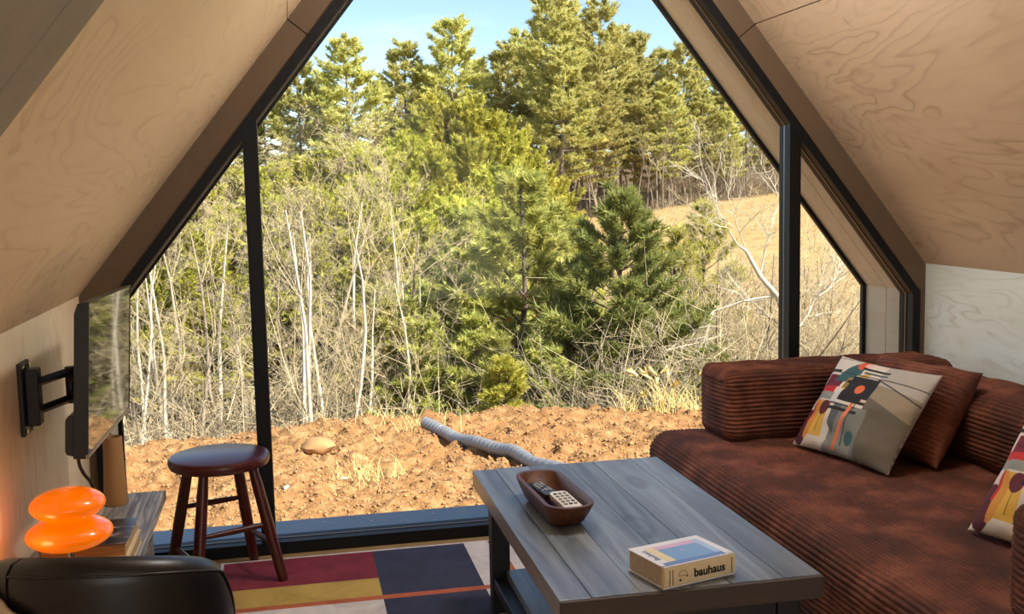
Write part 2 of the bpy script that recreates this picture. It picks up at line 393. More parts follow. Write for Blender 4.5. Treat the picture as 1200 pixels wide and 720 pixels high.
NL = 1 / math.hypot(1, K)                       # unit along the slope (x part), K*NL the z part
def slope_pt(side, s, y, off=0.0):               # s = metres up the slope from the wall top; off = outward from the room
    x = (XL if side < 0 else XR) - side * s * NL; z = ZK + s * K * NL
    return Vector((x + side * off * K * NL, y, z + off * NL))
SLEN = HW / NL
for side, nm in ((-1, 'ceiling_left'), (1, 'ceiling_right')):
    bm = bmesh.new()
    prism(bm, [slope_pt(side, -.15, YB, .022), slope_pt(side, SLEN + .04, YB, .022), slope_pt(side, SLEN + .04, YB, .14), slope_pt(side, -.15, YB, .14)], (0, YF + .09 - YB, 0))
    root = structure(obj(nm, bm, 'dark'))
    S1 = (1.905 - ZK) / (K * NL)
    for s0, s1 in ((0, S1 - .0025), (S1 + .0025, SLEN + .005)):
        bm = bmesh.new()
        prism(bm, [slope_pt(side, s0, YB, 0), slope_pt(side, s1, YB, 0), slope_pt(side, s1, YB, .022), slope_pt(side, s0, YB, .022)], (0, YF - YB, 0))
        obj('panel', bm, 'ply_left' if side < 0 else 'ply_right', root)
# painted cross rib on the left slope, made of two boards
bm = bmesh.new(); prism(bm, [slope_pt(-1, -.02, 1.10, -.004), slope_pt(-1, SLEN, 1.10, -.004), slope_pt(-1, SLEN, 1.10, .01), slope_pt(-1, -.02, 1.10, .01)], (0, .415, 0))
rib = structure(obj('trim_1', bm, 'rib'))
for y0, y1 in ((1.10, 1.388), (1.393, 1.528)):
    bm = bmesh.new(); prism(bm, [slope_pt(-1, 0, y0, -.018), slope_pt(-1, SLEN, y0, -.018), slope_pt(-1, SLEN, y0, -.003), slope_pt(-1, 0, y0, -.003)], (0, y1 - y0, 0))
    obj('board', bm, 'rib', rib, bevel=.003)

def house(wi, zb, y, hw=1.583, zk=.858, k=1.27):
    h = hw - wi; z = zk - .346 * wi
    return [Vector((CX - h, y, zb)), Vector((CX + h, y, zb)), Vector((CX + h, y, z)), Vector((CX, y, z + k * h)), Vector((CX - h, y, z))]
def ring(bm, A, B, dy, mi=0):
    D = Vector((0, dy, 0)); n = len(A)
    for i in range(n):
        j = (i + 1) % n
        q = [A[i], A[j], B[j], B[i]]
        a = [bm.verts.new(p) for p in q]; b = [bm.verts.new(p + D) for p in q]
        bm.faces.new(a).material_index = mi; bm.faces.new(b[::-1]).material_index = mi
        for x in range(4): bm.faces.new((a[x], b[x], b[(x + 1) % 4], a[(x + 1) % 4])).material_index = mi
# gable wall around the glazing: dark backing and the brown facing boards
bm = bmesh.new()
RO = [Vector((XL - .08, YF + .012, -.1)), Vector((XR + .08, YF + .012, -.1)), Vector((XR + .08, YF + .012, ZK)), Vector((CX, YF + .012, APEX + .1)), Vector((XL - .08, YF + .012, ZK))]
ring(bm, RO, house(0, 0, YF + .012), .09)
front = structure(obj('wall_front', bm, 'trim'))
def ztop(side, s): return slope_pt(side, s, YF)
for side in (-1, 1):
    hs = [house(0, 0, YF)[2 if side > 0 else 4], house(0, 0, YF)[3]]
    d = Vector((-side * 1, 0, 1.27)).normalized()
    ce = Vector((-side * NL, 0, K * NL))
    c0 = Vector((XR if side > 0 else XL, YF, ZK))
    def cp(t): return c0 + ce * t
    def fp(t): return hs[0] + d * t
    S1 = (1.905 - ZK) / (K * NL); tl = (hs[1] - hs[0]).length
    f1 = S1 + (c0 - hs[0]).dot(ce)
    for a, b, c, e in ((0, S1 - .002, f1 - .002, 0), (S1 + .002, SLEN, tl, f1 + .002)):
        bm = bmesh.new(); prism(bm, [cp(a), cp(b), fp(c), fp(e)], (0, .012, 0)); obj('board', bm, 'trim', front)
    xw = XR if side > 0 else XL; xo = CX + side * 1.583
    bm = bmesh.new(); prism(bm, [(xw, YF - .004, 0), (xo, YF - .004, 0), (xo, YF - .004, .858), (xw, YF - .004, ZK)], (0, .016, 0)); obj('board', bm, 'trim', front, bevel=.003)

# black aluminium glazing frame
bm = bmesh.new()
ring(bm, house(0, .0, 3.858), house(.033, .045, 3.858), .04, 0)
ring(bm, house(.004, .004, 3.898), house(.030, .041, 3.898), .006, 0)
ring(bm, house(.004, .004, 3.904), house(.036, .047, 3.904), .012, 1)
ring(bm, house(.004, .004, 3.916), house(.030, .041, 3.916), .006, 0)
ring(bm, house(.004, .004, 3.922), house(.036, .046, 3.922), .03, 0)
frame = structure(obj('trim_2', bm, ['black_alu', 'bronze']))
def roofz(x, wi): 
    h = house(wi, 0, 0); return h[2].z + 1.27 * (h[2].x - (x if x > CX else 2 * CX - x))
M1, M2 = (-.146, -.096), (1.906, 1.952)
for (a, b) in (M1, M2):
    side = -1 if a < CX else 1
    bm = bmesh.new(); za, zb_ = roofz(a, .02), roofz(b, .02)
    prism(bm, [(a, 3.86, .03), (b, 3.86, .03), (b, 3.86, zb_), (a, 3.86, za)], (0, .04, 0), 0)
    e = .004
    prism(bm, [(a + e, 3.90, .03), (b - e, 3.90, .03), (b - e, 3.90, roofz(b - e, .02)), (a + e, 3.90, roofz(a + e, .02))], (0, .006, 0), 0)
    prism(bm, [(a, 3.906, .03), (b, 3.906, .03), (b, 3.906, zb_), (a, 3.906, za)], (0, .012, 0), 1)
    prism(bm, [(a + e, 3.918, .03), (b - e, 3.918, .03), (b - e, 3.918, roofz(b - e, .02)), (a + e, 3.918, roofz(a + e, .02))], (0, .006, 0), 0)
    prism(bm, [(a, 3.924, .03), (b, 3.924, .03), (b, 3.924, zb_), (a, 3.924, za)], (0, .028, 0), 0)
    o = structure(obj('trim_3' if side < 0 else 'trim_4', bm, ['black_alu', 'alu_grey']))
H = house(.025, .035, 3.932)
panes = {'window_1': [H[0], Vector((M1[0] + .01, 3.932, .035)), Vector((M1[0] + .01, 3.932, roofz(M1[0] + .01, .025))), H[4]],
         'window_2': [Vector((M1[1] - .01, 3.932, .035)), Vector((M2[0] + .01, 3.932, .035)), Vector((M2[0] + .01, 3.932, roofz(M2[0] + .01, .025))), H[3], Vector((M1[1] - .01, 3.932, roofz(M1[1] - .01, .025)))],
         'window_3': [Vector((M2[1] - .01, 3.932, .035)), H[1], H[2], Vector((M2[1] - .01, 3.932, roofz(M2[1] - .01, .025)))]}
for nm, pts in panes.items():
    bm = bmesh.new(); bm.faces.new([bm.verts.new(p) for p in pts]); structure(obj(nm, bm, 'glass'))

# roof overhang outside: boarded soffit and cheeks, black drip edge; sill ledge
YE = 4.25
bm = bmesh.new(); ring(bm, house(-.14, -.08, 3.955), house(.0, -.05, 3.955), YE - 3.955)
ov = structure(obj('roof_overhang', bm, 'black_alu'))
A0, A1 = house(.0, .0, 3.955), house(.014, .0, 3.955)
for side in (-1, 1):
    i = 2 if side > 0 else 4
    for y0, y1 in ((3.957, 4.086), (4.090, YE)):
        for p, q, pi, qi, mm in ((A0[i], A0[3], A1[i], A1[3], 'soffit_roof'), (A0[1 if side > 0 else 0], A0[i], A1[1 if side > 0 else 0], A1[i], 'soffit')):
            bm = bmesh.new(); g = lambda v: Vector((v.x, y0, v.z))
            prism(bm, [g(p), g(q), g(qi), g(pi)], (0, y1 - y0, 0)); obj('board', bm, mm, ov)
bm = bmesh.new(); ring(bm, house(-.16, -.06, YE), house(.030, -.055, YE), .022); obj('drip_edge', bm, 'black_alu', ov)
o = structure(bxo('trim_5', CX - 1.583, CX + 1.583, 3.955, 4.13, -.02, .043, 'alu_grey', bevel=.006))
bm = bmesh.new()
for i in range(70):
    x = random.uniform(-.55, 2.3); y = random.uniform(3.97, 4.12); r = random.uniform(.002, .007)
    lathe(bm, [(0, .0012), (r, .001), (r * 1.1, 0)], 7, (x, y, .0432))
t_ = obj('paint_specks', bm, 'white_plastic', o); t_['kind'] = 'stuff'
# cabin floor deck side and piers under the gable
structure(bxo('trim_6', XL - .1, XR + .1, 3.9, 3.96, -.75, -.02, 'black_alu', bevel=0))

# ------------------------------------------------------------------ terrain
def sstep(a, b, x): t = np.clip((x - a) / (b - a), 0, 1); return t * t * (3 - 2 * t)
def ground_h(x, y):
    x = np.asarray(x, float); y = np.asarray(y, float)
    berm = -.98 + .10 * sstep(-1.5, 1.4, x) - .10 * sstep(2.5, 4.5, x)
    near = -.95 + (berm + .95) * sstep(6.5, 9.3, y) 
    drop = -3.5 * sstep(9.9, 14.5, y)
    far = np.interp(y, [0, 14.5, 26, 45, 75, 102, 140, 200, 400], [0, 0, .75, 1.35, 2.3, 2.95, 7.0, 11.0, 14.0])
    tilt = (x / np.maximum(y, 1) - .25) * sstep(30, 100, y) * 9.0
    tilt = np.clip(tilt, -1.2, 4.0)
    return near + drop + far + tilt
def grid_obj(name, xs, ys, hf, mat):
    X, Y = np.meshgrid(xs, ys); Z = hf(X, Y)
    V = np.stack([X.ravel(), Y.ravel(), Z.ravel()], 1); nx, ny = len(xs), len(ys)
    i = (np.arange(ny - 1)[:, None] * nx + np.arange(nx - 1)[None, :]).ravel()
    return np_obj(name, V, np.stack([i, i + 1, i + nx + 1, i + nx], 1), mat, smooth=True)
def vnoise(X, Y, f, seed):
    rg = np.random.default_rng(seed); G = rg.random((64, 64))
    x = X * f; y = Y * f; xi = np.floor(x).astype(int); yi = np.floor(y).astype(int); fx = x - xi; fy = y - yi
    fx = fx * fx * (3 - 2 * fx); fy = fy * fy * (3 - 2 * fy); g = lambda a, b: G[a % 64, b % 64]
    return (g(xi, yi) * (1 - fx) + g(xi + 1, yi) * fx) * (1 - fy) + (g(xi, yi + 1) * (1 - fx) + g(xi + 1, yi + 1) * fx) * fy
def dirt_h(X, Y):
    n = .10 * (vnoise(X, Y, 1.3, 1) - .5) + .05 * (vnoise(X, Y, 4, 2) - .5) + .07 * (vnoise(X, Y, 9, 3) - .5) + .065 * (vnoise(X, Y, 17, 4) - .5)
    e = sstep(4.4, 5.0, Y) * (1 - sstep(11.3, 11.9, Y))
    return ground_h(X, Y) + n * e + .03 * e
structure(grid_obj('terrain_dirt_bank', np.arange(-4, 8.01, .035), np.arange(4.3, 12.01, .035), dirt_h, 'ground'))
xs = np.concatenate([np.arange(-160, -40, 8), np.arange(-40, 60, 1.5), np.arange(60, 221, 8)])
ys = np.concatenate([np.arange(11.5, 40, 1.0), np.arange(40, 130, 3), np.arange(130, 420, 20)])
structure(grid_obj('terrain_hillside', xs, ys, lambda X, Y: ground_h(X, Y) + .25 * (vnoise(X, Y, .25, 5) - .5) - .02, 'ground'))
structure(grid_obj('terrain_yard', np.arange(-160, 200, 12.), np.array([-120, -60, -20, 0, 2, 4.4]), lambda X, Y: ground_h(X, Y) - .05, 'ground'))
for sgn, xs2 in ((0, np.array([-160, -60, -20, -8, -3.9])), (1, np.array([7.9, 12, 30, 80, 200]))):
    structure(grid_obj('terrain_yard', xs2, np.arange(4.3, 12.01, .7), lambda X, Y: ground_h(X, Y) - .03, 'ground'))

# loose clods on the dirt bank (uncountable)
def clods(name, n, smin, smax, mat, seed):
    rg = np.random.default_rng(seed)
    base = np.array([(1, 0, 0), (-1, 0, 0), (0, 1, 0), (0, -1, 0), (0, 0, 1), (0, 0, -1)], float)
    faces = np.array([(4, 0, 2), (4, 2, 1), (4, 1, 3), (4, 3, 0), (5, 2, 0), (5, 1, 2), (5, 3, 1), (5, 0, 3)])
    y = rg.uniform(6.2, 10.6, n); x = rg.uniform(-.26, .50, n) * y + rg.uniform(-.3, .3, n)
    s = smin + (smax - smin) * rg.random(n) ** 2.5
    z = dirt_h(x, y)
    V = base[None] * rg.uniform(.55, 1.2, (n, 6, 1)); a = rg.uniform(0, 6.28, n); c, sn = np.cos(a), np.sin(a)
    V = np.stack([V[..., 0] * c[:, None] - V[..., 1] * sn[:, None], V[..., 0] * sn[:, None] + V[..., 1] * c[:, None], V[..., 2] * .7], -1)
    V += rg.normal(0, .15, V.shape); V = V * s[:, None, None] + np.stack([x, y, z], 1)[:, None]
    F = faces[None] + (np.arange(n) * 6)[:, None, None]
    o = np_obj(name, V.reshape(-1, 3), F.reshape(-1, 3), mat, kind='stuff'); return o
tag(clods('dirt_clods', 22000, .005, .026, 'clod', 11), 'loose orange dirt clods scattered over the bank outside', 'dirt')

# ------------------------------------------------------------------ vegetation
def frames(D):
    D = D / np.linalg.norm(D, axis=1, keepdims=True)
    ref = np.where(np.abs(D[:, 2:3]) < .9, np.array([[0, 0, 1.]]), np.array([[1., 0, 0]]))
    U = np.cross(D, ref); U /= np.linalg.norm(U, axis=1, keepdims=True); return D, U, np.cross(D, U)
def seg_tubes(P0, P1, R0, R1, n=3):
    P0, P1 = np.asarray(P0, float), np.asarray(P1, float); R0, R1 = np.asarray(R0, float), np.asarray(R1, float)
    D, U, W = frames(P1 - P0 + 1e-9); a = np.arange(n) * 2 * PI / n
    off = U[:, None] * np.cos(a)[None, :, None] + W[:, None] * np.sin(a)[None, :, None]
    V = np.concatenate([P0[:, None] + off * R0[:, None, None], P1[:, None] + off * R1[:, None, None]], 1)
    k = np.arange(n); k2 = (k + 1) % n
    q = np.stack([k, k2, k2 + n, k + n], 1)
    F = q[None] + (np.arange(len(P0)) * 2 * n)[:, None, None]
    return V.reshape(-1, 3), F.reshape(-1, 4)
def tufts(C, D, L, k, wid, spread, rg):               # k slim blades fanning from each point
    n = len(C); D, U, W = frames(D)
    ph = rg.uniform(0, 2 * PI, (n, k)); sp = spread * rg.uniform(.25, 1, (n, k))
    dirv = D[:, None] * np.cos(sp)[..., None] + (U[:, None] * np.cos(ph)[..., None] + W[:, None] * np.sin(ph)[..., None]) * np.sin(sp)[..., None]
    ln = L[:, None] * rg.uniform(.6, 1.1, (n, k)); st = D[:, None] * (ln * rg.uniform(-.25, .35, (n, k)))[..., None]
    b = C[:, None] + st
    side = np.cross(dirv, rg.normal(0, 1, (n, k, 3))); side /= np.linalg.norm(side, axis=-1, keepdims=True) + 1e-9
    wv = side * (ln * wid)[..., None]
    V = np.stack([b - wv, b + wv, b + dirv * ln[..., None]], 2).reshape(-1, 3)
    return V, np.arange(len(V)).reshape(-1, 3)

def pine(name, label, h, crown=.2, spread=.24, whorls=16, per=5, seed=1, tl=.30, tk=7, tw=.10, needle='needle_far', bark='bark_far', shape='tall', shoots=3, lift=.35, group=None, dens=1.0):
    rg = np.random.default_rng(seed)
    nt = 9; tz = np.linspace(-.25, h, nt); tx = np.cumsum(rg.normal(0, .006 * h, nt)); ty = np.cumsum(rg.normal(0, .006 * h, nt)); tx -= tx[1]; ty -= ty[1]
    R = .014 * h * (1 - tz / h * .93) + .006
    root = thing(name, label, 'tree', group=group)
    P = np.stack([tx, ty, tz], 1)
    V, F = seg_tubes(P[:-1], P[1:], R[:-1], R[1:], 7); np_obj('trunk', V, F, bark, root, True)
    b0, b1, br0, br1 = [], [], [], []; C, D, Ls = [], [], []
    for i in range(whorls):
        t = crown + (1 - crown) * max(0.0, (i + rg.uniform(-.3, .3)) / whorls) ** .92
        t = min(max(t, crown * .9), .985)
        zc = t * h; c = np.array([np.interp(zc, tz, tx), np.interp(zc, tz, ty), zc]); u = min(.99, max(0.0, (t - crown) / (1 - crown)))
        if shape == 'tall': ln = spread * h * (min(1, .45 + u * 2.2)) * (1 - u) ** .62 + .03 * h
        elif shape == 'cone': ln = spread * h * (1 - u) ** .85 + .025 * h
        else: ln = spread * h * math.sqrt(max(0, 1 - (u * 1.02) ** 2.4)) * (.75 + .25 * min(1, u * 4)) + .02 * h
        for a in rg.uniform(0, 2 * PI) + np.arange(per) * 2 * PI / per + rg.normal(0, .35, per):
            if rg.random() > .9 * dens + .08: continue
            L = ln * rg.uniform(.6, 1.18); el = lift * (-.25 + 1.9 * u) + rg.normal(0, .12); el = min(el, 1.25)
            hd = np.array([math.cos(a), math.sin(a), 0.])
            pts = [c]
            for sgm in range(4):
                e2 = el + .12 * sgm * (1 if shape != 'cone' else .8)
                pts.append(pts[-1] + (hd * math.cos(e2) + np.array([0, 0, math.sin(e2)])) * L / 4)
            pts = np.array(pts); rr = np.linspace(.011 * L + .004, .003, 5)
            b0 += list(pts[:-1]); b1 += list(pts[1:]); br0 += list(rr[:-1]); br1 += list(rr[1:])
            ax = pts[-1] - pts[-2]; ax /= np.linalg.norm(ax)
            nsub = max(2, int(shoots * (2 + L / (tl * 2.2))))
            for q in range(nsub):
                f = rg.uniform(.28, 1.0) ** .8; j = min(int(f * 4), 3); p = pts[j] + (pts[j + 1] - pts[j]) * (f * 4 - j)
                sd = rg.choice([-1, 1]) * rg.uniform(.25, 1.1); d2 = np.array([math.cos(a + sd), math.sin(a + sd), 0.]) * math.cos(el) + np.array([0, 0, math.sin(el) + rg.uniform(.05, .45)])
                l2 = L * rg.uniform(.12, .34) * (1.15 - .5 * f); e = p + d2 * l2
                b0.append(p); b1.append(e); br0.append(.004); br1.append(.002)
                C += [e, p + d2 * l2 * .5]; D += [d2, d2]; Ls += [tl * rg.uniform(.75, 1.2)] * 2
            C.append(pts[-1]); D.append(ax + np.array([0, 0, .3])); Ls.append(tl * 1.15)
    C.append(P[-1]); D.append(np.array([0, 0, 1.])); Ls.append(tl * 1.5)
    V, F = seg_tubes(b0, b1, br0, br1, 3); np_obj('branches', V, F, bark, root, kind='stuff')
    V, F = tufts(np.array(C), np.array(D), np.array(Ls), tk, tw, 1.0, rg)
    np_obj('needles', V, F, needle, root, kind='stuff')
    return root

def bare(name, label, h, seed, trunks=1, levels=4, spread=.5, bark='bark_pale', twig='twig_tan', cat='tree', group=None, r0=.012, kids=(4, 6), twigs=True, start=.22):
    rg = np.random.default_rng(seed); root = thing(name, label, cat, group=group)
    T0, T1, TR0, TR1 = [], [], [], []; B = [[], [], [], []]
    def grow(p, d, L, r, lev, out):
        n = (7, 6, 4, 3, 3)[lev]; pts = [p]; dd = d
        for i in range(n):
            dd = dd + rg.normal(0, .11 + .05 * lev, 3) + np.array([0, 0, .07]); dd /= np.linalg.norm(dd)
            pts.append(pts[-1] + dd * L / n)
        pts = np.array(pts); rr = r * (1 - .86 * np.linspace(0, 1, n + 1) ** 1.1)
        for i in range(n): out[0].append(pts[i]); out[1].append(pts[i + 1]); out[2].append(rr[i]); out[3].append(rr[i + 1])
        if lev >= levels: return
        kd = rg.integers(kids[0], kids[1] + 1) if lev else rg.integers(kids[0] + 3, kids[1] + 5)
        for q in range(kd):
            f = rg.uniform(start if lev == 0 else .2, .98); j = min(int(f * n), n - 1); pp = pts[j] + (pts[j + 1] - pts[j]) * (f * n - j)
            ax = rg.normal(0, 1, 3); base = pts[j + 1] - pts[j]; base /= np.linalg.norm(base); ax -= base * ax.dot(base); ax /= np.linalg.norm(ax)
            an = rg.uniform(.45, 1.0); nd = base * math.cos(an) + ax * math.sin(an); nd[2] += .12
            grow(pp, nd / np.linalg.norm(nd), L * rg.uniform(.32, .55) * (1.1 - .45 * f), max(.0019, np.interp(f * n, range(n + 1), rr) * .42), lev + 1, B)
    for k in range(trunks):
        a = rg.uniform(0, 6.28); tilt = rg.uniform(.03, spread * .45) if trunks > 1 else rg.uniform(0, .08)
        d = np.array([math.cos(a) * tilt, math.sin(a) * tilt, 1.]); d /= np.linalg.norm(d)
        T = [[], [], [], []]
        grow(np.array([math.cos(a) * .06 * (trunks > 1), math.sin(a) * .06 * (trunks > 1), -.2]), d, h * rg.uniform(.8, 1.05), r0 * h, 0, T)
        V, F = seg_tubes(*T, 6); np_obj('trunk' if cat == 'tree' else 'stem', V, F, bark, root, True)
    V, F = seg_tubes(*B, 3); np_obj('branches', V, F, twig, root, kind='stuff')
    return root

def brush(name, label, h, w, n, seed, mat='twig_grey', cat='shrub', group=None, leaf=None):
    rg = np.random.default_rng(seed); root = thing(name, label, cat, group=group)
    P0, P1, R0, R1 = [], [], [], []
    tips = []
    for i in range(n):
        a = rg.uniform(0, 6.28); rad = w * .35 * math.sqrt(rg.random()); p = np.array([math.cos(a) * rad, math.sin(a) * rad, -.1])
        d = np.array([math.cos(a) * rg.uniform(.05, .6), math.sin(a) * rg.uniform(.05, .6), 1.]); d /= np.linalg.norm(d); L = h * rg.uniform(.55, 1.1)
        for j in range(4):
            d = d + rg.normal(0, .16, 3); d /= np.linalg.norm(d); q = p + d * L / 4
            P0.append(p); P1.append(q); r = .006 * (1 - j * .2); R0.append(r); R1.append(r * .75)
            for m in range(3):
                e = q + (d * .6 + rg.normal(0, .6, 3)) * L * rg.uniform(.08, .24)
                P0.append(q); P1.append(e); R0.append(.003); R1.append(.0012); tips.append((e, e - q))
                e2 = e + (d * .3 + rg.normal(0, .6, 3)) * L * rg.uniform(.05, .15); P0.append(e); P1.append(e2); R0.append(.002); R1.append(.001)
            p = q
    V, F = seg_tubes(P0, P1, R0, R1, 3); np_obj('stems', V, F, mat, root, kind='stuff')
    if leaf:
        C = np.array([t[0] for t in tips]); D = np.array([t[1] for t in tips]); V, F = tufts(C, D + 1e-4, np.full(len(C), .10), 5, .16, 1.1, rg)
        np_obj('leaves', V, F, leaf, root, kind='stuff')
    return root

GRP = {}
def place(o, x, y, s=1.0, rz=None, dz=0, sz=None):
    o.location = (x, y, float(ground_h(x, y)) + dz); o.rotation_euler = (0, 0, random.uniform(0, 6.28) if rz is None else rz); o.scale = (s, s, sz or s)
    return o
class Kind:
    def __init__(s, proto, h): s.p = proto; s.h = h; s.used = False
    def at(s, x, y, ztop, label=None, group=None, wide=1.0):
        o = s.p if not s.used else copy_tree(s.p); s.used = True
        sc = (ztop - float(ground_h(x, y))) / s.h
        place(o, x, y, sc * wide, sz=sc)
        if label: o['label'] = label
        if group: o['group'] = group
        return o
def zt(ty, y): return 1.3 + ty * y

LF = 'tall sunlit pine standing in the forest row on the far ridge'; GF = 'pines on the far ridge'
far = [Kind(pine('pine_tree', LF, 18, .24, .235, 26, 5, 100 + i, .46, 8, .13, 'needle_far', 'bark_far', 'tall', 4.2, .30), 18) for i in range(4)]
far_rows = [(-.045, 104, .10), (-.018, 108, .105), (.012, 102, .117), (.034, 110, .108), (.057, 100, .137), (.082, 112, .10), (.108, 104, .132), (.131, 112, .112), (.152, 102, .155), (.176, 110, .115),
            (.203, 106, .131), (.222, 112, .146), (.247, 98, .180), (.268, 106, .170), (.296, 100, .172), (.315, 108, .150), (.331, 104, .145), (.355, 112, .128), (.381, 102, .133), (.404, 108, .118),
            (.424, 104, .105), (.446, 108, .092), (.47, 102, .085), (.50, 106, .09), (.54, 104, .085), (.258, 94, .13), (.335, 98, .105), (.40, 99, .09), (.365, 97, .10), (.43, 98, .07), (.29, 96, .12),
            (-.08, 106, .1), (-.12, 104, .1), (-.16, 108, .1), (-.2, 104, .1), (.58, 106, .08), (.62, 104, .08)]
FARL = {2: 'ridge pine nearest the left roof edge, its crown against the sky', 4: 'broad ridge pine between the left roof edge and the narrow lone crown', 6: 'narrow ridge pine standing alone between two gaps of sky', 8: 'pointed ridge pine left of the big gap of sky in the middle',
        10: 'rounded ridge pine at the left foot of the tallest ridge group', 12: 'tallest ridge pine, its top cut by the upper picture edge', 14: 'second tallest ridge pine, standing just right of the tallest', 16: 'ridge pine stepping down to the right of the two tallest', 18: 'ridge pine with its crown just left of the right roof edge'}
for i, (tx, y, ty) in enumerate(far_rows):
    lb = FARL.get(i); far[i % 4].at(tx * y, y, zt(ty, y), lb or LF, GF, 1.0)
LB = 'thin grey leafless trunk at the hay field edge below the ridge pines'; GB = 'bare trunks at the edge of the hay field'
fb = [Kind(bare('bare_tree', LB, 9, 300 + i, 1, 3, .4, 'bark_far', 'twig_grey', r0=.010, kids=(3, 5), start=.4), 9) for i in range(2)]
for i in range(54):
    tx = .235 + .25 * (i + random.random()) / 54; y = random.uniform(94, 103)
    fb[i % 2].at(tx * y, y, zt(random.uniform(.045, .085), y), LB, GB, 1.0)
for i in range(10):
    tx = -.06 + .26 * (i + random.random()) / 10; y = random.uniform(93, 99)
    fb[i % 2].at(tx * y, y, zt(random.uniform(.04, .08), y), LB.replace('at the hay field edge', 'among trees left of the hay field'), 'bare trunks left of the hay field', 1.0)
LU = 'low tan brush along the far edge of the hay field'; GU = 'brush along the far edge of the hay field'
ub = Kind(brush('brush_shrub', LU, 2.2, 3.2, 40, 410, 'twig_grey', leaf='rust_leaf'), 2.2)
for c in ub.p.children:
    pass
for i in range(60):
    tx = .20 + .31 * (i % 30 + random.random() * .8) / 30; y = 93.5 if i < 30 else random.uniform(97, 101)
    ub.at(tx * y, y, float(ground_h(tx * y, y)) + (random.uniform(.6, 1.1) if i < 30 else random.uniform(2.0, 4.0)), LU, GU)

LM = 'bushy yellow-green pine packed in the thicket below the ridge'; GM = 'yellow-green pines in the thicket'
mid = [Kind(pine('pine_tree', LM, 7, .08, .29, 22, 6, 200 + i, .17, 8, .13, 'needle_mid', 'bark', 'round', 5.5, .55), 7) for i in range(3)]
mid_rows = [(.162, 34, .075), (.137, 35, .062), (.188, 34, .058), (.112, 33, .045), (.085, 32, .030), (.208, 33, .040), (.055, 33, .035), (.032, 32, .028), (.005, 33, .022), (-.02, 32, .018), (-.05, 33, .015), (-.08, 32, .01), (-.11, 33, .0), (-.14, 32, -.02),
            (.225, 31, .018), (.245, 32, .0), (.13, 29, .025), (.165, 30, .035), (.10, 28, .01), (.195, 28, .012), (.065, 27, .0), (.03, 27, -.005), (-.01, 27, -.01), (-.045, 27, -.02), (-.085, 26, -.03), (-.12, 26, -.05),
            (.15, 24, -.02), (.18, 23, -.02), (.12, 23, -.035), (.085, 22, -.045), (.23, 25, -.02), (.262, 27, -.035)]
for i, (tx, y, ty) in enumerate(mid_rows):
    mid[i % 3].at(tx * y, y, zt(ty, y), {0: 'highest yellow-green pine, forming the peak of the thicket below the ridge'}.get(i, LM), GM, 1.05)

near = pine('pine_tree', 'large sunlit young pine with open green crown straight beyond the dirt bank', 4.9, .05, .33, 22, 6, 501, .115, 13, .075, 'needle_near', 'bark', 'cone', 6, .40)
place(near, .209 * 14.2, 14.2, ((zt(.018, 14.2)) - float(ground_h(.209 * 14.2, 14.2))) / 4.9, 1.0)
rgd = np.random.default_rng(77); dz_ = rgd.uniform(.9, 3.9, 26); da_ = rgd.uniform(PI, 2 * PI, 26); dr_ = (4.9 - dz_) * .30
V, F = tufts(np.stack([np.cos(da_) * dr_, np.sin(da_) * dr_, dz_], 1), np.stack([np.cos(da_), np.sin(da_), 0 * da_ + .3], 1), np.full(26, .12), 14, .08, 1.0, rgd)
dd_ = np_obj('dead_needles', V, F, 'dead', near, kind='stuff'); dd_['label'] = 'rusty orange dead needles'
dark = pine('pine_tree', 'dark green pine with pointed top right of the large sunlit pine', 4.4, .20, .33, 20, 6, 502, .125, 13, .075, 'needle_dark', 'bark', 'cone', 5, .45)
place(dark, .312 * 13.0, 13.0, (zt(-.008, 13.0) - float(ground_h(.312 * 13.0, 13.0))) / 4.4, 2.0)
LN = 'scraggly green young pine in the front row beyond the dirt bank'; GN = 'young pines in the front row'
nk = [Kind(pine('pine_tree', LN, 4.0, .06, .30, 18, 6, 520 + i, .115, 10, .085, 'needle_near', 'bark', 'cone', 4, .45), 4.0) for i in range(2)]
for i, (tx, y, ty) in enumerate([(.165, 18.5, -.02), (.182, 16.5, -.05), (.245, 16.5, -.05), (.262, 13.6, -.10), (.145, 15.2, -.08), (.228, 12.6, -.145), (.165, 13.2, -.12), (.190, 12.8, -.14), (.252, 18.5, -.02), (.115, 17.5, -.085), (.085, 18.5, -.09), (.135, 19.5, -.05), (.247, 12.4, -.155), (.285, 14.5, -.12), (.098, 14.2, -.10), (.118, 13.4, -.12), (.075, 15.6, -.09)]):
    nk[i % 2].at(tx * y, y, zt(ty, y), LN, GN, 1.1)
ys_ = Kind(pine('pine_tree', 'small yellow pine standing right of the dark green pine', 3.5, .08, .29, 16, 5, 540, .125, 9, .09, 'needle_mid', 'bark', 'cone', 5, .5), 3.5)
for tx, y, ty, lb in ((.372, 19, -.045, 'small yellow pine standing right of the dark green pine'), (.405, 21, -.02, 'small yellow pine against the hay field, the one nearest the black post'), (.345, 21, -.055, 'small yellow pine half hidden behind the dark green pine')):
    ys_.at(tx * y, y, zt(ty, y), lb)
bush = pine('pine_shrub', 'low round yellow-green pine bush at the crest left of the pipe end', .75, .03, .5, 9, 6, 550, .12, 10, .11, 'needle_mid', 'bark', 'round', 4, .6)
place(bush, .197 * 10.6, 10.6, .62, .3, dz=.12)

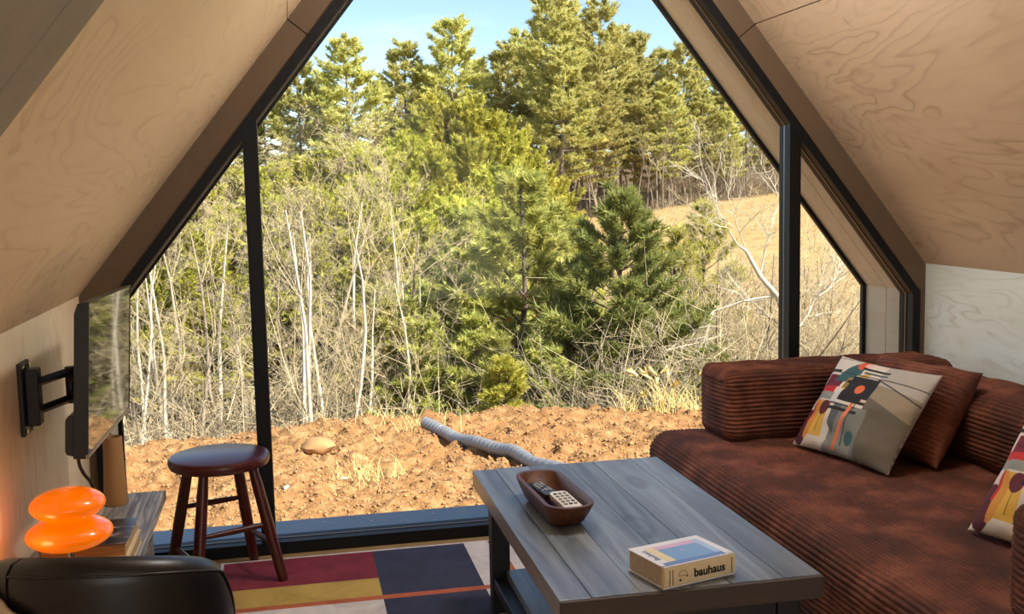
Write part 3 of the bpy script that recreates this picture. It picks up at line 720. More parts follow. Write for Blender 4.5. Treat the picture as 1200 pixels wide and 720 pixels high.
LW = 'pale many-branched bare sapling in the leafless thicket left of the pines'; GW = 'bare saplings left of the pines'
bk = [Kind(bare('bare_tree', LW, 4.2, 600 + i, tr, 4, .55, bkm, tw, r0=.0085, kids=(3, 6), start=.15), 4.2) for i, (tr, bkm, tw) in enumerate([(2, 'bark_pale', 'twig_tan'), (2, 'bark_pale', 'twig_tan'), (1, 'bark_grey', 'twig_tan'), (1, 'bark_grey', 'twig_grey')])]
bare_rows = [(.005, 12.2, -.02), (.045, 12.6, .0), (.022, 14.0, .01), (.075, 13.4, -.03), (.105, 13.0, -.07), (-.02, 13.2, .0), (-.055, 12.8, -.01), (-.09, 12.4, -.02), (-.12, 12.8, -.03), (-.15, 12.2, -.04), (-.075, 14.5, .0), (-.035, 15, .01),
             (.055, 15.5, .01), (-.11, 15.0, -.01), (.09, 15.5, -.01), (-.005, 16, .015), (.118, 14.6, -.06), (-.18, 13, -.05)]
for i, (tx, y, ty) in enumerate(bare_rows):
    bk[i % 4].at(tx * y, y, zt(ty, y), {0: 'pale forked bare sapling just right of the left window post', 1: 'pale forked bare sapling rising above the packed earth lump', 4: 'bare sapling at the right end of the thicket, beside the green pines', 7: 'slim bare sapling straight above the stool seat', 9: 'bare sapling at the left end of the thicket, beside the television'}.get(i, LW), GW, 1.15)
LR = 'thin tan bare sapling in front of the hay field beside the black post'; GR = 'bare saplings before the hay field'
rk = [Kind(bare('bare_tree', LR, 3.6, 640 + i, 3, 4, .6, 'twig_grey', 'twig_tan', r0=.006, kids=(3, 5), start=.1), 3.6) for i in range(2)]
for i, (tx, y, ty) in enumerate([(.36, 13.5, -.10), (.385, 14.5, -.06), (.41, 13.8, -.04), (.435, 13.0, -.03), (.455, 13.6, -.04), (.475, 12.8, -.06), (.50, 13.2, -.05), (.525, 12.8, -.06), (.55, 13.4, -.05), (.575, 13, -.06), (.6, 13.5, -.07), (.425, 16, -.05), (.465, 16, -.06), (.515, 16, -.05), (.56, 16.5, -.06), (.395, 17, -.05), (.40, 12.9, -.09), (.42, 15, -.05), (.445, 14.2, -.05), (.47, 14.6, -.045), (.49, 13.6, -.045), (.51, 14.2, -.045), (.535, 14, -.05), (.565, 14.4, -.05), (.59, 14.8, -.055), (.455, 17.5, -.05), (.5, 17.5, -.05), (.545, 17.8, -.05), (.585, 17.2, -.06)]):
    rk[i % 2].at(tx * y, y, zt(ty, y), LR, GR, 1.2)
wb = thing('bare_tree', 'leaning white-barked tree with thick pale limb beside the right black post', 'tree', (.51 * 12.3, 12.3, float(ground_h(.51 * 12.3, 12.3))))
def wpt(tx, tz, y=12.3): return Vector((tx * y, y, 1.3 + tz * y)) - wb.location
bm = bmesh.new(); tube(bm, [Vector((0, 0, -.15)), wpt(.508, -.22), wpt(.498, -.155), wpt(.480, -.112, 12.25), wpt(.462, -.092, 12.2), wpt(.447, -.066, 12.2), wpt(.438, -.060, 12.2)], [.06, .048, .041, .035, .030, .022, .010], 10); obj('trunk', bm, 'bark_pale', wb, True)
T0, T1, Q0, Q1 = [], [], [], []; rgw = np.random.default_rng(66)
def wgrow(p, d, L, r, lev):
    for i in range(4):
        d = (d + Vector(rgw.normal(0, .16, 3))).normalized(); q = p + d * L / 4; T0.append(tuple(p)); T1.append(tuple(q)); Q0.append(r * (1 - i * .2)); Q1.append(r * (1 - (i + 1) * .2)); p = q
        if lev < 3:
            for _ in range(2): wgrow(p, (d + Vector(rgw.normal(0, .6, 3)) + Vector((0, 0, .15))).normalized(), L * .45, r * .5, lev + 1)
for p, d, L, r in ((wpt(.438, -.060, 12.2), (-.6, 0, .8), 1.1, .013), (wpt(.462, -.092, 12.2), (.1, -.1, 1), 1.0, .013), (wpt(.480, -.112, 12.25), (-1, 0, -.12), 1.7, .016), (wpt(.498, -.155), (.6, 0, .5), 1.4, .018), (wpt(.498, -.155), (-.7, .1, .6), .9, .012), (wpt(.508, -.22), (.8, 0, .6), 1.2, .014), (wpt(.447, -.066, 12.2), (-.3, 0, 1), 1.0, .011)):
    wgrow(p, Vector(d).normalized(), L, r, 1)
V, F = seg_tubes(T0, T1, Q0, Q1, 4); np_obj('branches', V, F, 'bark_pale', wb, kind='stuff')
LS = 'grey leafless brush shrub at the foot of the trees behind the dirt bank'; GS = 'leafless brush behind the dirt bank'
sk = [Kind(brush('brush_shrub', LS, 1.6, 1.5, 46, 700 + i, 'twig_grey' if i else 'twig_tan'), 1.6) for i in range(2)]
for i in range(34):
    tx = -.17 + .62 * (i + random.random()) / 34; y = random.uniform(11.6, 13.6)
    if .10 < tx < .275: continue
    top = random.uniform(-.205, -.16)
    sk[i % 2].at(tx * y, y, zt(top, y), LS, GS, 1.2)
for i, (tx, y, ty) in enumerate([(.295, 11.8, -.155), (.315, 12.0, -.15), (.335, 12.1, -.14), (.35, 12.4, -.13), (.365, 12.6, -.14), (.325, 11.6, -.17), (.38, 13.2, -.13), (.40, 12.6, -.14), (.43, 12.4, -.14), (.47, 12.3, -.13)]):
    sk[i % 2].at(tx * y, y, zt(ty, y), LS, GS, 1.0)

# straw grass at the crest
def grass_clump(name, label, x, y, h, n, seed, w=.12, plume=False):
    rg = np.random.default_rng(seed); root = thing(name, label, 'grass', (x, y, float(dirt_h(np.array(x), np.array(y))) - .02))
    P0, P1, R0, R1 = [], [], [], []; tips = []
    for i in range(n):
        a = rg.uniform(0, 6.28); p = np.array([rg.normal(0, w * .4), rg.normal(0, w * .4), 0]); ln = h * rg.uniform(.5, 1.1)
        d = np.array([math.cos(a) * rg.uniform(0, .5), math.sin(a) * rg.uniform(0, .5), 1.])
        for j in range(4):
            q = p + d / np.linalg.norm(d) * ln / 4; P0.append(p); P1.append(q); R0.append(.005 * (1 - j * .22)); R1.append(.005 * (1 - (j + 1) * .22)); p = q
            d = d + np.array([math.cos(a) * .25, math.sin(a) * .25, -.05 * j])
        tips.append((p, d))
    V, F = seg_tubes(P0, P1, R0, R1, 3); np_obj('blades', V, F, 'straw', root, kind='stuff')
    if plume:
        C = np.array([t[0] for t in tips[:14]]); D = np.array([t[1] for t in tips[:14]]); V, F = tufts(C, D, np.full(len(C), .11), 14, .10, .6, rg); np_obj('plumes', V, F, 'straw', root, kind='stuff')
    return root
grass_clump('grass_tuft', 'tall dry straw grass with pale plumes at the crest left of the sofa', 3.58, 9.9, .50, 60, 21, .28, True)
grass_clump('grass_tuft', 'smaller dry straw clump between the plumed grass and the sofa arm', 3.86, 9.9, .32, 40, 22, .25)
grass_clump('grass_tuft', 'dry straw clump partly hidden behind the rust sofa arm', 4.1, 9.9, .34, 26, 23, .10)
grass_clump('grass_tuft', 'thin dry stalks at the crest, leftmost of the straw near the sofa', 3.22, 10.0, .28, 22, 24, .12)
grass_clump('grass_tuft', 'flattened pale straw patch on the dirt right of the left post', .50, 8.1, .20, 90, 25, .35)
grass_clump('grass_tuft', 'row of short dry stalks at the crest near the white saplings', .95, 9.8, .22, 60, 26, .55)
for i, (x, y, s, lb) in enumerate([(.33, 8.1, .04, 'small pale stone beside the flattened straw patch'), (1.38, 9.0, .06, 'pale stone lying just below the silver pipe'), (.16, 9.2, .14, 'broad flat lump of packed earth at the crest right of the left post'), (-.1, 8.0, .035, 'tiny pale stone on the dirt close to the left post')]):
    bm = bmesh.new(); bmesh.ops.create_icosphere(bm, subdivisions=2, radius=s)
    for v in bm.verts: v.co *= 1 + .25 * mnoise.noise(v.co * (1.5 / s) + Vector((i, 0, 0))); v.co.z *= .6
    tag(obj('stone', bm, 'stone' if i != 2 else 'clod', None, 'auto', loc=(x, y, float(dirt_h(np.array(x), np.array(y))) + s * .2)), lb, 'stone')
# corrugated silver drain pipe
pp = [(1.12, 9.42), (1.24, 9.20), (1.36, 9.0), (1.47, 8.72), (1.60, 8.42), (1.74, 8.08), (1.92, 7.6), (2.1, 7.1), (2.25, 6.6)]
pts = []
for i in range(len(pp) - 1):
    for k in range(26):
        t = k / 26; x = pp[i][0] * (1 - t) + pp[i + 1][0] * t; y = pp[i][1] * (1 - t) + pp[i + 1][1] * t
        pts.append((x + .02 * math.sin(y * 7), y, 0))
sm = [float(dirt_h(np.array(p[0]), np.array(p[1]))) for p in pts]
sm = np.convolve(np.pad(sm, 12, 'edge'), np.ones(25) / 25, 'valid')
pts = [(p[0], p[1], z + .055 + .06 * max(0, 1 - i / 22)) for i, (p, z) in enumerate(zip(pts, sm))]
bm = bmesh.new(); tube(bm, pts, [.051 + .005 * (i % 4 < 2) for i in range(len(pts))], 14)
tag(obj('drain_pipe', bm, 'pipe', None, 'auto', angle=60), 'silver corrugated drain pipe lying across the orange dirt', 'pipe')

# ------------------------------------------------------------------ rug
bm = bmesh.new()
xs_ = [-.285, -.274, .243, .576, .665, .705, 1.0, 1.30]; 
cells = [  # y0, y1, material per column
    (3.768, 3.78, ['rug_wh'] * 7),
    (3.495, 3.768, ['rug_wh', 'rug_red', 'rug_nv', 'rug_wh', 'rug_or', 'rug_wh', 'rug_yel']),
    (3.335, 3.495, ['rug_wh', 'rug_yel', 'rug_nv', 'rug_wh', 'rug_or', 'rug_wh', 'rug_yel']),
    (3.300, 3.335, ['rug_wh', 'rug_or', 'rug_or', 'rug_or', 'rug_or', 'rug_or', 'rug_or']),
    (2.90, 3.300, ['rug_wh', 'rug_wh', 'rug_nv', 'rug_wh', 'rug_red', 'rug_red', 'rug_nv']),
    (2.55, 2.90, ['rug_wh', 'rug_wh', 'rug_nv', 'rug_wh', 'rug_red', 'rug_red', 'rug_wh']),
    (1.70, 2.55, ['rug_wh', 'rug_red', 'rug_yel', 'rug_or', 'rug_wh', 'rug_nv', 'rug_wh'])]
mats = ['rug_red', 'rug_yel', 'rug_or', 'rug_wh', 'rug_nv']
for y0, y1, row in cells:
    for i, m in enumerate(row): box(bm, xs_[i], xs_[i + 1], y0, y1, .0005, .012, mats.index(m))
bmesh.ops.remove_doubles(bm, verts=bm.verts, dist=1e-5)
tag(obj('area_rug', bm, mats), 'flat rug of red, ochre, navy and white blocks under the coffee table', 'rug')

# ------------------------------------------------------------------ coffee table
T = thing('coffee_table', 'low coffee table with weathered grey plank top on black steel legs', 'table', (.82, 2.64, 0))
def tb(name, x0, x1, y0, y1, z0, z1, m, p=T, bev=.003): return bxo(name, x0 - .82, x1 - .82, y0 - 2.64, y1 - 2.64, z0, z1, m, p, bev)
px = [.521, .592, .70, .82, .905, 1.03, 1.12]
for i in range(6):
    tb('plank', px[i] + .0006, px[i + 1] - .0006, 2.1005, 3.187, .39 + random.uniform(0, .001), .44 - random.uniform(0, .001), 'table', bev=.0009)
tb('edge_board', .521, 1.12, 2.088, 2.10, .39, .4385, 'table_edge', bev=.0015)
for x in (.56, 1.03):
    for y in (2.13, 3.09): tb('leg', x, x + .055, y, y + .055, .012, .388, 'steel')
for y in (2.13, 3.09): tb('apron', .615, 1.03, y + .005, y + .05, .34, .388, 'steel')
for x in (.563, 1.033): tb('side_rail', x, x + .05, 2.185, 3.09, .09, .125, 'steel')
qx = [.60, .72, .84, .96, 1.045]
for i in range(4): tb('shelf_board', qx[i] + .0006, qx[i + 1] - .0006, 2.12, 3.085, .1252, .15, 'table', bev=.002)

# book on the table
bo = thing('book', 'thick white and pastel art book with bauhaus spine on the coffee table', 'book', (.751, 2.097, .4405), math.atan2(.263, .965))
SL, BW, BH = .19, .14, .050
bxo('page_block', .003, SL - .003, .006, BW - .004, .004, BH - .004, 'page_white', bo, 0)
bxo('back_cover', 0, SL, 0, BW, 0, .003, 'book_white', bo, .001)
bxo('front_cover', 0, SL, 0, BW, BH - .003, BH, 'book_white', bo, .001)
bm = bmesh.new(); sp = [(0, .004, 0), (0, -.002, .006), (0, -.0045, BH * .5), (0, -.002, BH - .006), (0, .004, BH)]
prism(bm, sp + [(0, .008, BH), (0, .008, 0)], (SL, 0, 0)); obj('spine', bm, 'cream', bo)
def flat(name, x0, x1, y0, y1, m, lift=.0003): return bxo(name, x0, x1, y0, y1, BH, BH + lift, m, bo, 0)
flat('printed_panel', .05, .155, .022, .098, 'c_blue', .0004); flat('printed_panel', .012, .17, .004, .022, 'c_dblue', .0004)
flat('printed_panel', .028, .05, .024, .118, 'c_yellow', .0005); flat('printed_panel', .05, .155, .098, .118, 'c_pink', .0004); flat('printed_panel', .155, .172, .022, .118, 'c_lblue', .0004)
def text(name, body, size, mat, parent, mtx, ext=.0002, bold=0.0):
    cu = bpy.data.curves.new(name, 'FONT'); cu.body = body; cu.size = size; cu.extrude = ext; cu.offset = bold; cu.align_x = 'CENTER'; cu.align_y = 'CENTER'; cu.resolution_u = 3
    tmp = bpy.data.objects.new(name + '_tmp', cu); COL.objects.link(tmp)
    dg = bpy.context.evaluated_depsgraph_get(); me = bpy.data.meshes.new_from_object(tmp.evaluated_get(dg))
    bpy.data.objects.remove(tmp); bpy.data.curves.remove(cu)
    o = bpy.data.objects.new(name, me); link(o, parent); me.materials.clear(); me.materials.append(MT[mat]); o.matrix_local = mtx; return o
text('title_lettering', 'bauhaus', .026, 'ink', bo, Matrix(((1, 0, 0, .118), (0, 0, -1, -.0048), (0, 1, 0, .025), (0, 0, 0, 1))), bold=.0008)
text('cover_lettering', 'Bauhaus', .020, 'ink_blue', bo, Matrix(((0, -1, 0, .018), (1, 0, 0, .075), (0, 0, 1, BH + .0004), (0, 0, 0, 1))))
text('cover_mark', '11', .012, 'book_white', bo, Matrix(((0, -1, 0, .10), (1, 0, 0, .07), (0, 0, 1, BH + .0006), (0, 0, 0, 1))))
for x in (.012, .020, .178): bxo('spine_band', x, x + .0012, -.0052, -.0046, .008, .042, 'ink', bo, 0)   # bands and small line emblem
bm = bmesh.new(); tube(bm, [(.047 + .011 * math.cos(PI * a / 12), -.0048, .026 + .011 * math.sin(PI * a / 12)) for a in range(13)] , .0005, 4); obj('spine_emblem', bm, 'ink', bo)
bm = bmesh.new(); tube(bm, [(.036, -.0048, .026), (.058, -.0048, .026)], .0005, 4); obj('spine_emblem', bm, 'ink', bo)
for x, z, r in ((.040, .016, .0025), (.058, .023, .0018)):
    bm = bmesh.new(); tube(bm, [(x, -.0044, z), (x, -.0052, z)], r, 10); obj('spine_dot', bm, 'ink', bo)

# dough bowl and remotes
B = thing('dough_bowl', 'long rounded walnut bowl holding two remotes on the coffee table', 'bowl', (.661, 2.71, .4405), math.radians(2.6))
def rrect(hx, hy, r, n=8):
    p = []
    for cx_, cy_, a0 in ((hx - r, hy - r, 0), (-(hx - r), hy - r, PI / 2), (-(hx - r), -(hy - r), PI), (hx - r, -(hy - r), 1.5 * PI)):
        for k in range(n + 1): a = a0 + PI / 2 * k / n; p.append((cx_ + r * math.cos(a), cy_ + r * math.sin(a)))
    return p
bm = bmesh.new(); rings = []
for hx, hy, r, z in ((.040, .135, .030, .0), (.047, .150, .036, .010), (.058, .176, .048, .038), (.066, .193, .056, .062), (.0655, .1925, .055, .0645), (.055, .182, .045, .0645), (.052, .178, .043, .060), (.046, .160, .036, .035), (.036, .130, .026, .017), (.028, .115, .020, .014)):
    rings.append([bm.verts.new((x, y, z)) for x, y in rrect(hx, hy, r)])
for a, b in zip(rings, rings[1:]):
    for k in range(len(a)): bm.faces.new((a[k], a[(k + 1) % len(a)], b[(k + 1) % len(a)], b[k]))
bm.faces.new(rings[0]); bm.faces.new(rings[-1])
obj('bowl_body', bm, 'bowl', B, 'auto')
def remote(name, label, loc, rz, tilt, L, W, Hh, body, btn, rows, cols):
    r = thing(name, label, 'remote', loc); r.rotation_euler = (tilt, 0, rz)
    bm = bmesh.new(); prism(bm, [(x, y, 0) for x, y in rrect(W / 2, L / 2, W * .28)], (0, 0, Hh)); obj('case', bm, body, r, bevel=.002)
    for i in range(rows):
        for j in range(cols):
            x = (j - (cols - 1) / 2) * W * .27; y = L * .36 - i * L * .62 / rows
            bm = bmesh.new(); box(bm, x - W * .085, x + W * .085, y - L * .028, y + L * .028, Hh, Hh + .002); obj('button', bm, btn if (i + j) % 5 else 'dark_plastic', r, bevel=.0005)
    return r
remote('remote_control', 'dark grey remote lying at the far end inside the walnut bowl', (.652, 2.785, .470), math.radians(6), math.radians(-3), .165, .042, .014, 'dark_plastic', 'silver_button', 7, 3)
remote('remote_control', 'white remote with grey keypad propped at the near end of the walnut bowl', (.676, 2.618, .480), math.radians(9), math.radians(6), .145, .050, .014, 'white_plastic', 'grey_plastic', 5, 3)

# ------------------------------------------------------------------ stool
ST = thing('wooden_stool', 'red-brown wooden stool with round seat by the left window post', 'stool', (-.262, 3.62, 0))
bm = bmesh.new(); lathe(bm, [(0, .405), (.150, .405), (.160, .410), (.165, .422), (.165, .432), (.160, .441), (.150, .4445), (0, .445)], 56); obj('seat', bm, 'stool_seat', ST, 'auto')
ang = [math.radians(a) for a in (157, 247, 64, -18)]
def legp(i, z):
    t = z / .405; r = .205 + (.112 - .205) * t; return Vector((r * math.cos(ang[i]), r * math.sin(ang[i]), z))
for i in range(4):
    zb = .0135 if i == 3 else .002
    bm = bmesh.new(); tube(bm, [legp(i, zb), legp(i, .05), legp(i, .2), legp(i, .34), legp(i, .41)], [.016, .0175, .0195, .0185, .015], 14); obj('leg', bm, 'stool', ST, 'auto')
for a, b, z in ((0, 2, .255), (1, 3, .205), (0, 1, .115), (2, 3, .135)):
    bm = bmesh.new(); p, q = legp(a, z), legp(b, z); tube(bm, [p, p.lerp(q, .3), p.lerp(q, .5), p.lerp(q, .7), q], [.007, .0095, .0105, .0095, .007], 10); obj('rung', bm, 'stool', ST, 'auto')

# ------------------------------------------------------------------ console, vase, lamp, books
CO = thing('console_shelf', 'limed grey wood console along the left wall under the television', 'console', (-.573, 3.08, 0))
bxo('top', -.143, .143, -.50, .48, .318, .35, 'console', CO, .004)
for y in (-.47, .40): bxo('side_panel', -.139, .10, y, y + .04, .002, .3178, 'console', CO)
bxo('lower_shelf', -.139, .09, -.429, .3995, .10, .125, 'console', CO)
bxo('back_panel', -.1425, -.1395, -.47, .44, .02, .3178, 'dark', CO, 0)
bm = bmesh.new(); lathe(bm, [(0, 0), (.035, 0), (.037, .006), (.034, .06), (.030, .14), (.0285, .212), (.0265, .214), (.0245, .208), (.026, .10), (.028, .012), (0, .012)], 36)
tag(obj('vase', bm, 'vase', None, 'auto', loc=(-.566, 3.44, .3505)), 'slim tan ceramic cylinder vase on the console under the television', 'vase')
LP = thing('table_lamp', 'glowing orange glass lamp of two stacked bulbous lobes on the console', 'lamp', (-.566, 2.745, .3502))
bm = bmesh.new(); lathe(bm, [(0, 0), (.055, 0), (.058, .004), (.055, .010), (.012, .014), (.008, .02), (.008, .10), (0, .10)], 32); obj('stem', bm, 'chrome', LP, 'auto')
bm = bmesh.new(); prof = []
for k in range(19):
    a = -PI / 2 + PI * .86 * k / 18; prof.append((max(0, .103 * math.cos(a)) ** 1.0, .127 + .040 * math.sin(a)))
for k in range(19):
    a = -PI / 2 * .84 + (PI / 2 * 1.84) * k / 18; prof.append((max(0, .089 * math.cos(a)), .200 + .040 * math.sin(a)))
prof[0] = (0, prof[0][1]); prof[-1] = (0, prof[-1][1])
lathe(bm, prof, 64); obj('glass_shade', bm, 'lamp', LP, True)
lamp('table_lamp_light', 'POINT', .22, (1, .5, .22), (-.63, 2.62, .50), shadow_soft_size=.03)
def big_book(label, x0, x1, y0, y1, z0, z1, cover):
    b = thing('book', label, 'book', ((x0 + x1) / 2, (y0 + y1) / 2, z0)); hx, hy, hz = (x1 - x0) / 2, (y1 - y0) / 2, z1 - z0
    bxo('page_block', -hx + .002, hx - .003, -hy + .003, hy - .003, .003, hz - .003, 'paper', b, 0)
    bxo('back_cover', -hx, hx, -hy, hy, 0, .003, 'cream', b, .0008)
    bxo('front_cover', -hx, hx, -hy, hy, hz - .003, hz, cover, b, .0008)
    bxo('spine', -hx - .003, -hx + .001, -hy, hy, 0, hz, cover, b, .0008); return b
big_book('thick book with yellowed page edges, lower of the two under the orange lamp', -.655, -.438, 2.80, 3.03, .3503, .386, 'cream')
big_book('thick book with black and white photo cover, on top beside the orange lamp', -.652, -.444, 2.803, 3.028, .3863, .421, 'photo')

# ------------------------------------------------------------------ television on its arm, cable
def tvm(loc):
    R1 = Matrix.Rotation(math.radians(-3.4), 4, 'Y'); R2 = Matrix.Rotation(math.radians(-1.3), 4, 'X'); return Matrix.Translation(loc) @ R2 @ R1
TV = thing('television', 'flat black television on a swing arm, screen mirroring the trees outside', 'television'); TV.matrix_world = Matrix.Translation((-.5, 3.103, .846)) @ Matrix.Rotation(math.radians(-1.3), 4, 'X') @ Matrix.Rotation(math.radians(3.5), 4, 'Y')
bm = bmesh.new(); prism(bm, [(-.004, -.352, -.195), (-.004, -.352, .195), (-.026, -.352, .190), (-.034, -.352, .165), (-.034, -.352, -.195)], (0, .704, 0)); obj('housing', bm, 'tv_black', TV, bevel=.002)
bm = bmesh.new(); prism(bm, [(-.0335, -.34, -.192), (-.052, -.34, -.188), (-.056, -.34, -.178), (-.056, -.34, -.10), (-.05, -.34, -.09), (-.0335, -.34, -.085)], (0, .68, 0)); obj('speaker_bulge', bm, 'tv_black', TV, bevel=.003)
bxo('screen', -.0045, -.0005, -.347, .347, -.184, .191, 'screen', TV, 0)
bm = bmesh.new(); box(bm, -.005, .001, -.352, .352, -.195, -.1845); obj('lower_bezel', bm, 'tv_edge', TV)
bm = bmesh.new(); box(bm, -.005, .001, -.352, .352, .1915, .195); box(bm, -.005, .001, -.352, -.3475, -.1845, .1915); box(bm, -.005, .001, .3475, .352, -.1845, .1915); obj('bezel', bm, 'tv_black', TV)
MO = thing('television_mount', 'black steel swing arm bracket bolted to the left plywood wall', 'bracket', (XL, 3.03, .775))
bxo('wall_plate', .0005, .012, -.06, .035, -.098, .098, 'steel', MO, .003)
bxo('pivot', .012, .045, -.035, .015, -.075, .078, 'steel', MO, .004)
P1_, P2_ = Vector((.03, -.02, 0)), Vector((.088, .165, 0))
for z in (.038, -.038): 
    bm = bmesh.new(); tube(bm, [P1_ + Vector((0, 0, z)), P2_ + Vector((0, 0, z))], .013, 4); obj('arm', bm, 'steel', MO, bevel=.002)
bm = bmesh.new(); tube(bm, [P2_ + Vector((0, 0, -.052)), P2_ + Vector((0, 0, .052))], .014, 12); obj('joint', bm, 'steel', MO, 'auto')
bm = bmesh.new(); tube(bm, [P2_ + Vector((0, 0, .02)), Vector((.150, .10, .03))], .012, 8); tube(bm, [P2_ + Vector((0, 0, -.02)), Vector((.150, .10, -.03))], .012, 8); obj('link', bm, 'steel', MO, 'auto')
bxo('head_plate', .150, .168, .03, .16, -.07, .09, 'steel', MO, .003)
for y, z in ((-.045, .085), (-.045, -.085), (.02, .085), (.02, -.085)):
    bm = bmesh.new(); tube(bm, [(.0115, y, z), (.016, y, z)], .006, 8); obj('bolt', bm, 'chrome', MO)
bm = bmesh.new(); cp_ = [(-.545, 2.80, .665), (-.545, 2.81, .63), (-.538, 2.83, .60), (-.53, 2.86, .575), (-.53, 2.95, .50), (-.60, 3.10, .42), (-.66, 3.14, .356)]
sp_ = []
for i in range(len(cp_) - 1):
    for k in range(6): sp_.append(Vector(cp_[i]).lerp(Vector(cp_[i + 1]), k / 6))
for _ in range(3): sp_ = [sp_[0]] + [(sp_[i - 1] + sp_[i] * 2 + sp_[i + 1]) / 4 for i in range(1, len(sp_) - 1)] + [sp_[-1]]
tube(bm, sp_, .0045, 8); tag(obj('power_cable', bm, 'cable', None, True), 'black cable hanging from the lower corner of the television', 'cable')

# ------------------------------------------------------------------ leather tub chair
CH = thing('tub_chair', 'black leather tub armchair with its curved back to the viewer', 'armchair', (-.385, 2.27, 0))
def rim_z(deg):
    q = abs(deg - 258); return .634 - 1.0e-5 * q * q - .0035 * max(0, q - 82)
def shell(a0, a1, ro, ri, zb, crown, n=40):
    bm = bmesh.new(); rings = []
    for k in range(n + 1):
        a = a0 + (a1 - a0) * k / n; c, s = math.cos(a), math.sin(a)
        zt_ = rim_z(math.degrees(a))
        yy = 1.05
        row = []
        for r, z in ((ri, zb), (ri, zt_ - .045), (ri + .004, zt_ - .022), (ri + .014, zt_ - .007), ((ro + ri) / 2, zt_), (ro - .014, zt_ - .006), (ro - .003, zt_ - .022), (ro, zt_ - .045), (ro - .004, .40), (ro - .03, zb)):
            row.append(bm.verts.new((r * c, r * yy * s, z)))
        rings.append(row)
    m = len(rings[0])
    for p, q in zip(rings, rings[1:]):
        for i in range(m): bm.faces.new((p[i], p[(i + 1) % m], q[(i + 1) % m], q[i]))
    bm.faces.new(rings[0]); bm.faces.new(rings[-1][::-1]); return bm
obj('back_shell', shell(math.radians(227), math.radians(374), .235, .165, .10, .114), 'leather', CH, 'auto', angle=60)
obj('left_arm', shell(math.radians(160), math.radians(226), .238, .165, .10, .114, 14), 'leather', CH, 'auto', angle=60)
bm = bmesh.new(); pr = []
for k in range(41):
    a = math.radians(227) + math.radians(147) * k / 40; z = rim_z(math.degrees(a)) - .026; pr.append((.2345 * math.cos(a), .2345 * 1.05 * math.sin(a), z))
tube(bm, pr, .0028, 6); obj('piping', bm, 'leather', CH, True)
bm = bmesh.new(); prism(bm, [(x, y, .12) for x, y in [(.16 * math.cos(math.radians(a)), .16 * math.sin(math.radians(a))) for a in range(170, 371, 10)]] + [(.16, .20, .12), (-.16, .20, .12)], (0, 0, .24)); obj('seat_cushion', bm, 'leather', CH, bevel=.02, seg=3)
for x in (-.15, .15):
    for y in (-.13, .13):
        bm = bmesh.new(); tube(bm, [(x, y, .0125 if x > 0 else .002), (x, y, .125)], [.012, .018], 10); obj('leg', bm, 'steel', CH, 'auto')
bm = bmesh.new(); rows_ = []
for k in range(9):
    a = math.radians(210 + 32 * k / 8); row = []
    for i in range(9):
        t = i / 8; r = .238 + .008 + .004 * math.sin(k * 1.3 + i * .7); z = .576 - .0014 * 4 * k - .24 * t
        row.append(bm.verts.new((r * math.cos(a), r * 1.05 * math.sin(a), z)))
    rows_.append(row)
for p, q in zip(rows_, rows_[1:]):
    for i in range(8): bm.faces.new((p[i], p[i + 1], q[i + 1], q[i]))
tw_ = obj('throw_blanket', bm, 'beige', None, True, loc=(-.385, 2.27, 0)); so = tw_.modifiers.new('thick', 'SOLIDIFY'); so.thickness = .008; so.offset = 1
tag(tw_, 'corner of a beige throw hanging over the left side of the tub chair', 'blanket')

